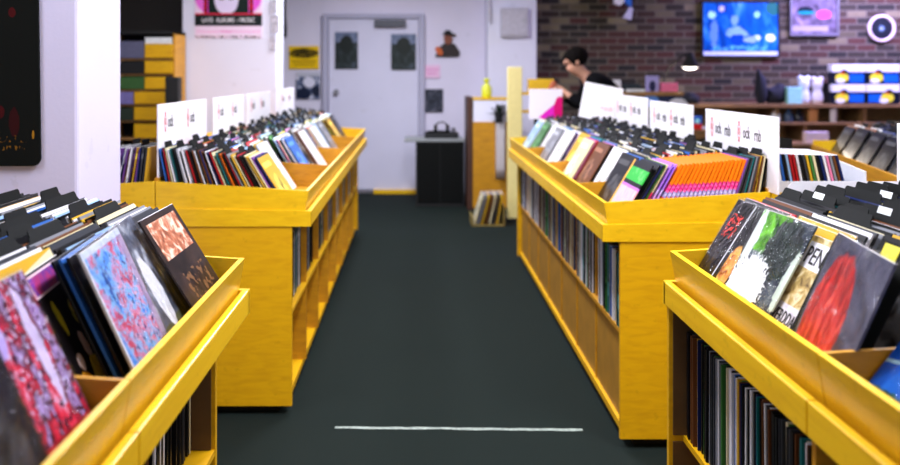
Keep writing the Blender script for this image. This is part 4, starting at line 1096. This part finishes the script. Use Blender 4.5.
def leg(s, pre):
    return [[('pelvis', (0.16, 0, 0.98), 0.14), (pre + 'hip', (0.15, s * 0.10, 0.92), 0.088), (pre + 'kn', (0.10, s * 0.11, 0.50), 0.058), (pre + 'an', (0.14, s * 0.11, 0.09), 0.040), (pre + 'toe', (-0.02, s * 0.12, 0.035), 0.034)]]
torso = [[('pelvis', (0.16, 0, 0.98), 0.14), ('waist', (0.10, 0, 1.17), 0.13), ('chest', (0.0, 0, 1.40), 0.13), ('neck', (-0.16, 0, 1.555), 0.052), ('jaw', (-0.245, 0, 1.635), (0.075, 0.07)), ('skull', (-0.262, 0, 1.705), (0.090, 0.078)), ('crown', (-0.268, 0, 1.755), (0.07, 0.062))],
         [('jaw', (-0.245, 0, 1.635), 0.07), ('chin', (-0.325, 0, 1.590), 0.03)],
         [('skull', (-0.262, 0, 1.705), 0.09), ('nose', (-0.362, 0, 1.655), 0.014)]]
skin_body('body', torso + arm(1, 'L') + arm(-1, 'R') + leg(1, 'l') + leg(-1, 'r'), SKIN, per)
G = 0.018
skin_body('shirt', [[('pelvis', (0.20, 0, 0.96), 0.15 + G), ('waist', (0.16, 0, 1.17), 0.145 + G), ('back', (0.09, 0, 1.33), 0.150 + G), ('chest', (0.0, 0, 1.40), 0.140 + G), ('col', (-0.13, 0, 1.555), 0.078 + G)]] +
          [[('chest', (0.0, 0, 1.40), 0.13), ('s%d' % s, (-0.06, s * 0.19, 1.45), 0.072 + G), ('e%d' % s, (-0.17, s * 0.25, 1.21), 0.050 + G), ('w%d' % s, (-0.33, s * 0.155, 1.335), 0.034 + G)] for s in (1, -1)], SHIRT, per)
skin_body('trousers', [[('pelvis', (0.16, 0, 0.98), 0.14 + G * 0.7), ('h%d' % s, (0.15, s * 0.10, 0.90), 0.092 + G), ('k%d' % s, (0.10, s * 0.11, 0.50), 0.062 + G), ('a%d' % s, (0.14, s * 0.11, 0.10), 0.050 + G)] for s in (1, -1)], JEANS, per)
bm = bmesh.new()
bmesh.ops.create_icosphere(bm, subdivisions=4, radius=1.0)
for v in list(bm.verts):
    c = v.co
    if c.normalized().dot(Vector((-0.74, 0, -0.67))) > 0.62 or c.z < -0.90: v.tag = True
dl = [v for v in bm.verts if v.tag]; bmesh.ops.delete(bm, geom=dl, context='VERTS')
for v in bm.verts:
    c = v.co; k = 1 + 0.04 * math.sin(c.x * 14 + c.y * 9) + random.uniform(-0.01, 0.01)
    v.co = Vector((-0.240 + 0.130 * c.x * k, 0.100 * c.y * k, 1.715 + 0.112 * c.z * k + 0.02 * c.x))
bmesh.ops.solidify(bm, geom=bm.faces[:], thickness=0.012)
obj('hair', bm, HAIR, per, True)
for s in (1, -1):
    bm = bmesh.new(); bmesh.ops.create_icosphere(bm, subdivisions=2, radius=0.012); bmesh.ops.translate(bm, verts=bm.verts, vec=(-0.338, s * 0.030, 1.672)); obj('eye', bm, BLACKM, per, True)
    bm = bmesh.new(); bmesh.ops.create_icosphere(bm, subdivisions=2, radius=0.022)
    for v in bm.verts: v.co = Vector((v.co.x * 0.9 - 0.235, v.co.y * 0.45 + s * 0.090, v.co.z * 1.35 + 1.665))
    obj('ear', bm, SKIN, per, True)
o = bxo('book', (-0.012, -0.10, -0.10), (0.012, 0.10, 0.06), plain('orange_card', rgb(176, 84, 52), 0.5), None, 0.002)
o.location = (1.86 - 0.485, 9.35, 1.42); o.rotation_euler = (0, math.radians(25), 0); tag(o, 'small orange-brown sleeve held in the hands of the person in black', 'sleeve')

# ------------------------------------------------------------------ counter and brick wall
Y = 10.2
a = P(612, 99, Y); b = P(683, 92, Y)
rt = empty('service_counter', ((a.x + b.x) / 2, Y, 0), 'sales counter with a wooden ledge and dark blue front below the lamp', 'counter')
hx = (b.x - a.x) / 2
NAVY = plain('dark_blue_panel', rgb(22, 40, 84), 0.5)
bxo('counter_top', (-hx, -0.03, b.z - 0.04), (hx, 0.55, b.z), SHELFWOOD, rt); bxo('counter_front', (-hx + 0.01, 0.0, 0), (hx - 0.02, 0.04, b.z - 0.04), NAVY, rt)
bxo('counter_side', (-hx + 0.01, 0.04, 0), (-hx + 0.04, 0.5, b.z - 0.04), NAVY, rt); bxo('counter_side', (hx - 0.05, 0.04, 0), (hx - 0.02, 0.5, b.z - 0.04), NAVY, rt)
zt = b.z
def onz(name, px0, px1, h, mat, label, cat, Yc, z, dep=0.1, bev=0.006):
    x0 = P(px0, 0, Yc).x; x1 = P(px1, 0, Yc).x
    o = bxo(name, (-(x1 - x0) / 2, 0, 0), ((x1 - x0) / 2, dep, h), mat, None, bev)
    o.location = ((x0 + x1) / 2, Yc, z); return tag(o, label, cat)
u = Y / F
onz('carton', 608.5, 621, 12 * u, WHITEP, 'small white carton on the counter ledge beside the person', 'carton', Y + 0.1, zt)
onz('till_box', 622, 641, 8 * u, plain('dark_teal_box', rgb(14, 34, 44), 0.5), 'low dark box on the counter ledge', 'box', Y + 0.15, zt)
onz('photo_card', 646, 659, 16 * u, art('lilac_photo', rgb(176, 166, 222), [('blob', 0.5, 0.35, 0.25, 0.35, rgb(50, 50, 84), 0.1)]), 'lilac photo card standing on the counter ledge', 'card', Y + 0.1, zt, 0.02)
onz('carton', 662, 678, 9 * u, plain('pink_card', rgb(244, 120, 160), 0.5), 'pink carton on the counter ledge under the lamp', 'carton', Y + 0.1, zt)
onz('paper_pile', 628, 645, 3.0 * u, LABELW, 'flat white paper pile at the front of the counter ledge', 'papers', Y + 0.02, zt, 0.08, 0)
for i, (x, y, r) in enumerate(((626, 100, 9), (651, 101, 8), (678, 106, 10))):
    c = P(x, y, Y - 0.01)
    bm = bmesh.new(); prism(bm, oval(0, 0, r * u, r * u * 0.8, 0, 24), (0, -0.008, 0)); o = obj('paper_plate', bm, [plain('paper_white_a', rgb(226, 226, 244), 0.6), plain('paper_blue', rgb(110, 160, 236), 0.6), WHITEP][i]); o.location = (c.x, Y - 0.002, c.z)
    tag(o, ['round white card on the blue counter front', 'round pale blue card on the blue counter front', 'round white card at the lamp end of the counter front'][i], 'card')
# desk lamp
rt = empty('desk_lamp', (P(672, 0, Y).x, Y + 0.35, zt), 'black desk lamp with a glowing shade above the counter', 'lamp')
tip = P(690, 62, Y + 0.35) - rt.location
bm = bmesh.new(); cyl(bm, (0, 0, 0), (0, 0, 0.02), 0.08, 20); obj('lamp_base', bm, BLACKM, rt)
bm = bmesh.new(); pts = [Vector((0, 0, 0.02)), Vector((0.0, 0, 0.10)), Vector((0.05, 0, 0.26)), Vector((tip.x * 0.75, 0, tip.z + 0.08)), Vector((tip.x, 0, tip.z + 0.09))]
for q, r in zip(pts, pts[1:]): cyl(bm, q, r, 0.010, 10)
obj('lamp_arm', bm, BLACKM, rt)
bm = bmesh.new(); lathe(bm, [(0.02, 0.11), (0.035, 0.10), (0.05, 0.05), (0.10, -0.06), (0.097, -0.062), (0.045, 0.045), (0.02, 0.09)], Matrix.Translation(tip)); obj('lamp_shade', bm, BLACKM, rt, True)
em = NT('lamp_bulb_glow'); em.b.inputs['Emission Color'].default_value = (1, 0.93, 0.80, 1); em.b.inputs['Emission Strength'].default_value = 6.0
bm = bmesh.new(); lathe(bm, [(0, -0.085), (0.05, -0.08), (0.085, -0.062), (0.07, -0.03), (0.03, 0.0), (0, 0.01)], Matrix.Translation(tip)); obj('light_bulb', bm, em.m, rt, True)
ld = bpy.data.lights.new('desk_lamp_light', 'POINT'); ld.energy = 14; ld.color = (1, 0.85, 0.7); ld.shadow_soft_size = 0.06
lo = bpy.data.objects.new('desk_lamp_light', ld); C.objects.link(lo); lo.location = rt.location + tip + Vector((0, 0, -0.13))

# pictures and disc on the brick wall
Y = 11.98
def framed(px, frame_mat, art_mat, label, cat, fw=0.025):
    a = P(px[0], px[3], Y); b = P(px[2], px[1], Y)
    rt = empty('framed_picture', ((a.x + b.x) / 2, Y, a.z), label, cat)
    hx = (b.x - a.x) / 2; h = b.z - a.z
    bxo('frame', (-hx, -0.04, 0), (-hx + fw, 0, h), frame_mat, rt); bxo('frame', (hx - fw, -0.04, 0), (hx, 0, h), frame_mat, rt)
    bxo('frame', (-hx + fw, -0.04, 0), (hx - fw, 0, fw), frame_mat, rt); bxo('frame', (-hx + fw, -0.04, h - fw), (hx - fw, 0, h), frame_mat, rt)
    bxo('picture', (-hx + fw, -0.02, fw), (hx - fw, -0.005, h - fw), art_mat, rt, 0)
    return rt
def screen_mat():
    m = art('blue_screen_art', ('lin', 3.0, [(0.3, rgb(6, 44, 120)), (0.5, rgb(10, 84, 180)), (0.66, rgb(50, 126, 214)), (0.8, rgb(110, 160, 220))], 2.0, (2.2, 0.5, 1)),
            [('blob', 0.12, 0.76, 0.05, 0.07, rgb(160, 216, 240), 0.4, 18), ('blob', 0.25, 0.88, 0.035, 0.06, rgb(186, 180, 240), 0.4, 18), ('blob', 0.15, 0.42, 0.05, 0.26, rgb(90, 130, 206), 0.7, 18),
             ('blob', 0.72, 0.33, 0.045, 0.05, rgb(206, 236, 250), 0.3, 18), ('blob', 0.90, 0.33, 0.06, 0.07, rgb(220, 232, 250), 0.3, 18), ('blob', 0.45, 0.42, 0.14, 0.12, rgb(120, 160, 236), 0.8, 16), ('blob', 0.42, 0.66, 0.05, 0.10, rgb(110, 150, 236), 0.6, 16), ('blob', 0.46, 0.30, 0.10, 0.10, rgb(10, 60, 160), 0.4, 16), ('blob', 0.64, 0.30, 0.10, 0.06, rgb(130, 160, 236), 0.6, 16),
             ('blob', 0.93, 0.88, 0.10, 0.12, rgb(30, 90, 90), 0.3), ('blob', 0.72, 0.77, 0.04, 0.06, rgb(130, 190, 240), 0.1),
             ('rect', 0, 1, 0.0, 0.075, rgb(190, 196, 240)), ('spots', 0.1, 0.85, 0.10, 0.18, 22, 0.5, rgb(90, 170, 220))], rough=0.3, coat=0.3)
    nt = m.node_tree; b = nt.nodes['Principled BSDF']
    src = b.inputs['Base Color'].links[0].from_socket
    nt.links.new(src, b.inputs['Emission Color']); b.inputs['Emission Strength'].default_value = 0.28
    return m
framed((701, 1, 779, 57), BLACKM, screen_mat(), 'glowing blue framed screen on the brick wall', 'screen', 0.02)
framed((789, -14, 838, 36), plain('grey_frame', rgb(96, 92, 104), 0.5), art('pink_black_picture', ('lin', 4, [(0.3, rgb(50, 44, 56)), (0.6, rgb(112, 100, 120)), (0.8, rgb(160, 140, 160))], 2.0),
       [('blob', 0.72, 0.42, 0.16, 0.10, rgb(224, 70, 140), 0.2), ('blob', 0.3, 0.5, 0.18, 0.1, rgb(20, 30, 40), 0.2), ('blob', 0.32, 0.46, 0.2, 0.04, rgb(20, 120, 130), 0.2), ('rect', 0.0, 0.82, 0.05, 0.17, rgb(150, 140, 156))]),
       'grey framed picture with pink and black shapes on the brick wall', 'picture', 0.03)
c = P(881, 28.5, Y)
rt = empty('wall_disc', c, 'round dark disc with a pale ring on the brick wall', 'disc')
Ru = 13.5 * 12 / F
bm = bmesh.new(); lathe(bm, [(Ru * 0.82, 0), (Ru * 0.82, 0.03), (Ru * 0.91, 0.038), (Ru, 0.03), (Ru, 0)], Matrix.Rotation(PI / 2, 4, 'X'), 48); obj('ring', bm, plain('pale_ring', rgb(222, 200, 204), 0.4), rt, True)
bm = bmesh.new(); cyl(bm, (0, 0, 0), (0, -0.012, 0), Ru * 0.84, 40); obj('disc_face', bm, plain('disc_black', rgb(18, 24, 34), 0.3), rt)
bm = bmesh.new(); cyl(bm, (0, -0.012, 0), (0, -0.018, 0), Ru * 0.22, 24); obj('centre_label', bm, plain('disc_label_blue', rgb(80, 104, 130), 0.4), rt)
bm = bmesh.new(); cyl(bm, (0, -0.018, 0), (0, -0.022, 0), Ru * 0.05, 12); obj('spindle_hole', bm, LABELW, rt)
# hanging ornament at the top of the brick wall
c = P(622, 0, 11.9)
rt = empty('hanging_ornament', c, 'white and blue ornament hanging at the top of the brick wall', 'ornament')
u = 11.9 / F
bm = bmesh.new(); prism(bm, [(-9*u, 0, -4*u), (-3*u, 0, -6*u), (1*u, 0, -2*u), (2*u, 0, 14*u), (-8*u, 0, 14*u)], (0, -0.08, 0)); obj('white_piece', bm, WHITEP, rt)
bm = bmesh.new(); prism(bm, [(1*u, 0, -2*u), (8*u, 0, -8*u), (9*u, 0, 14*u), (2*u, 0, 14*u)], (0, -0.08, 0)); obj('blue_piece', bm, plain('bright_blue', rgb(30, 110, 214), 0.5), rt)
bm = bmesh.new(); prism(bm, [(0*u, 0, -18*u), (8*u, 0, -20*u), (10*u, 0, -9*u), (7*u, 0, -7*u)], (0, -0.07, 0)); obj('lower_piece', bm, plain('pale_lilac', rgb(206, 204, 230), 0.5), rt)
bm = bmesh.new(); cyl(bm, (0, -0.04, 13*u), (0, -0.04, 3.3 - c.z), 0.004, 6); obj('string', bm, BLACKM, rt)

# shelves on the brick wall
Y = 11.3
SW = plain('wall_shelf_wood', rgb(138, 104, 66), 0.5, var=0.15, scale=8)
def wall_shelf(px0, px1, py, label, name='wall_shelf', th=0.045):
    x0 = P(px0, 0, Y).x; x1 = P(px1, 0, Y).x; z = P(0, py, Y).z
    rt = empty(name, ((x0 + x1) / 2, Y, z - th), label, 'shelf')
    hx = (x1 - x0) / 2
    bxo('shelf_board', (-hx, 0, 0), (hx, 0.70, th), SW, rt, 0.004)
    k = max(2, int((x1 - x0) / 0.9) + 1)
    for i in range(k):
        xx = -hx + 0.06 + (2 * hx - 0.12) * i / (k - 1)
        bxo('bracket', (xx - 0.02, 0.05, -0.20), (xx + 0.02, 0.70, 0), SW, rt, 0)
    return z
z1 = wall_shelf(686, 960, 104, 'long upper wooden shelf on the brick wall')
xs0 = P(686, 0, Y).x; xs1 = P(960, 0, Y).x
bxo('warm_lit_backing', (-(xs1 - xs0) / 2, 0.66, -0.42), ((xs1 - xs0) / 2, 0.70, 0.0), plain('tan_board', rgb(196, 148, 96), 0.6), [o for o in C.objects if o.name == 'wall_shelf'][0], 0)  # added panel; warm light under the shelf is put into its tan
z2 = wall_shelf(729, 960, 122.5, 'long lower wooden shelf on the brick wall', th=0.03)
u = Y / F
DKB = plain('dark_blue_cloth', rgb(16, 20, 36), 0.85)
# caps / dark heaps
def heap(px0, px1, h, label, cat, name, Yc, z, mat, seed):
    x0 = P(px0, 0, Yc).x; x1 = P(px1, 0, Yc).x; rx = (x1 - x0) / 2
    bm = bmesh.new(); bmesh.ops.create_icosphere(bm, subdivisions=4, radius=1)
    rnd = random.Random(seed)
    ph = [rnd.uniform(0, 6) for _ in range(4)]
    for v in bm.verts:
        c = v.co.copy(); k = 1 + 0.12 * math.sin(4 * c.x + ph[0]) + 0.10 * math.sin(5 * c.z + ph[1]) + 0.06 * math.sin(9 * c.y + ph[2])
        v.co = Vector((c.x * rx * k, c.y * min(rx, 0.14), max(0, (c.z * 0.55 + 0.45)) * h * (1 + 0.15 * math.sin(3 * c.x + ph[3]))))
    o = obj(name, bm, mat, None, True); o.location = ((x0 + x1) / 2, Yc + 0.15, z)
    return tag(o, label, cat)
heap(683, 704, 10 * u, 'dark rolled cloth on the upper shelf next to the desk lamp', 'cloth', 'folded_cloth', Y, z1, DKB, 1)
heap(759, 772, 34 * u, 'tall dark cloth figure on the upper shelf below the blue screen', 'soft toy', 'soft_toy', Y, z1, DKB, 3)
heap(770, 790, 20 * u, 'low dark cloth heap on the upper shelf beside the tall figure', 'soft toy', 'soft_toy', Y + 0.05, z1, DKB, 5)
onz('carton', 788, 802, 17 * u, plain('pale_cyan_card', rgb(160, 226, 226), 0.5), 'pale cyan carton on the upper wall shelf', 'carton', Y + 0.05, z1)
# white figure toys
for i, (x, h) in enumerate(((809.5, 27), (823, 26))):
    bm = bmesh.new()
    lathe(bm, [(0, 0), (0.06, 0), (0.075, 0.05), (0.066, 0.13), (0.05, 0.18), (0.065, 0.22), (0.07, 0.27), (0.05, 0.32), (0, 0.335)], Matrix.Diagonal((1, 0.8, h * u / 0.335, 1)))
    for s in (-1, 1):
        bmesh.ops.create_icosphere(bm, subdivisions=2, radius=0.035, matrix=Matrix.Translation((s * 0.045, 0, h * u * 0.95)))
    o = obj('vinyl_toy', bm, plain('toy_white_%d' % i, rgb(226, 232, 246) if i == 0 else rgb(236, 232, 236), 0.4), None, True); o.location = (P(x, 0, Y).x, Y + 0.16, z1)
    tag(o, ['bluish white round-eared toy beside the cyan carton', 'white round-eared toy beside the stacked blue boxes'][i], 'toy')
# four boxes
BX = lambda f: art('blue_yellow_box_%d' % f, rgb(16, 22, 40), [('rect', 0.0, 1, 0.62, 1, rgb(240, 240, 246)), ('rect', 0.52 if f == 0 else 0.06, 0.95 if f == 0 else 0.5, 0.08, 0.5, rgb(24, 100, 206)),
                                       ('blob', 0.30 if f == 0 else 0.62, 0.32, 0.20, 0.24, rgb(240, 226, 60), 0.08), ('blob', 0.25 if f == 0 else 0.52, 0.16, 0.14, 0.12, rgb(240, 240, 230), 0.1), ('blob', 0.36 if f == 0 else 0.68, 0.62, 0.11, 0.12, rgb(30, 24, 24), 0.1), ('blob', 0.32 if f == 0 else 0.62, 0.55, 0.05, 0.06, rgb(220, 70, 40), 0.1)], coat=0.2)
B0, B1 = BX(0), BX(1)
names = {(0, 0): 'lower blue and yellow box beside the white toys', (1, 0): 'lower blue and yellow box farther along the shelf', (0, 1): 'upper blue and yellow box beside the white toys', (1, 1): 'upper blue and yellow box farther along the shelf'}
for i in range(2):
    for j in range(2):
        onz('toy_box', 832 + 34.5 * i, 865.5 + 34.5 * i, 19.5 * u, B1 if (i, j) == (1, 0) else B0, names[(i, j)], 'box', Y + 0.03, z1 + j * 20 * u, 0.12, 0.004)['group'] = 'blue and yellow boxes on the wall shelf'
onz('toy_box', 828.5, 830.5, 21 * u, BLACKM, 'thin black case between the toys and the blue boxes', 'case', Y + 0.1, z1 + 0.0, 0.2)
# lower shelf things
for i, (x, c) in enumerate(((779, rgb(214, 216, 220)), (792, rgb(60, 80, 110)), (802, rgb(24, 26, 40)))):
    bm = bmesh.new(); lathe(bm, [(0, 0), (0.055, 0), (0.06, 0.02), (0.058, 0.09), (0.025, 0.13), (0.022, 0.16), (0, 0.165)])
    o = obj('jar', bm, plain('jar_mat_%d' % i, c, 0.25), None, True); o.location = (P(x, 0, Y).x, Y + 0.1, z2)
    tag(o, ['pale jar on the lower wall shelf', 'blue-grey jar on the lower wall shelf between two others', 'dark jar on the lower wall shelf'][i], 'jar')
onz('carton', 809, 818, 14 * u, plain('orange_tan_card', rgb(214, 150, 90), 0.5), 'tan carton on the lower wall shelf beside the dark jar', 'carton', Y + 0.08, z2)
bm = bmesh.new(); lathe(bm, [(0, 0), (0.035, 0), (0.04, 0.01), (0.04, 0.17), (0.03, 0.2), (0, 0.2)]); o = obj('spray_can', bm, WHITEP, None, True); o.location = (P(837, 0, Y).x, Y + 0.1, z2); tag(o, 'tall white can on the lower wall shelf', 'can')
onz('carton', 693, 702, 13 * u, art('red_blue_carton', rgb(40, 90, 190), [('rect', 0, 1, 0, 0.45, rgb(200, 40, 40)), ('blob', 0.5, 0.65, 0.25, 0.2, rgb(150, 220, 240), 0.1)]), 'red and blue carton below the upper shelf beside the counter', 'carton', 10.82, z2 - 0.06)
# back bench below shelves
bt = empty('back_bench', (6.0, 11.2, 0), 'low wooden bench unit along the brick wall below the shelves', 'bench')
zb = z2 - 0.03
bxo('bench_top', (-1.75, -0.35, zb - 0.24), (2.0, 0.70, zb - 0.2), SW, bt); bxo('bench_front', (-1.72, -0.3, 0), (1.98, -0.27, zb - 0.24), plain('bench_front_tan', rgb(120, 92, 64), 0.6), bt)
onz('parcel', 806, 829, 11 * u, plain('white_pale_pink', rgb(236, 214, 222), 0.5), 'pale pink and white parcel on the bench below the jars', 'parcel', 10.95, zb - 0.2)
b2 = onz('folder', 700, 742, 0.03, LABELW, 'flat white folder below the big sign on the counter bench', 'folder', 10.88, z2 - 0.06 + 0.0)
tt = empty('counter_table', (3.62, 10.9, 0), 'narrow wooden table between the counter and the bench', 'table')
bxo('table_top', (-0.45, -0.1, z2 - 0.09), (0.55, 0.25, z2 - 0.06), SW, tt)
for sx in (-0.42, 0.50):
    for sy in (-0.08, 0.2): bxo('leg', (sx, sy, 0), (sx + 0.03, sy + 0.03, z2 - 0.09), SW, tt, 0)
print('records individually', N_IND[0])
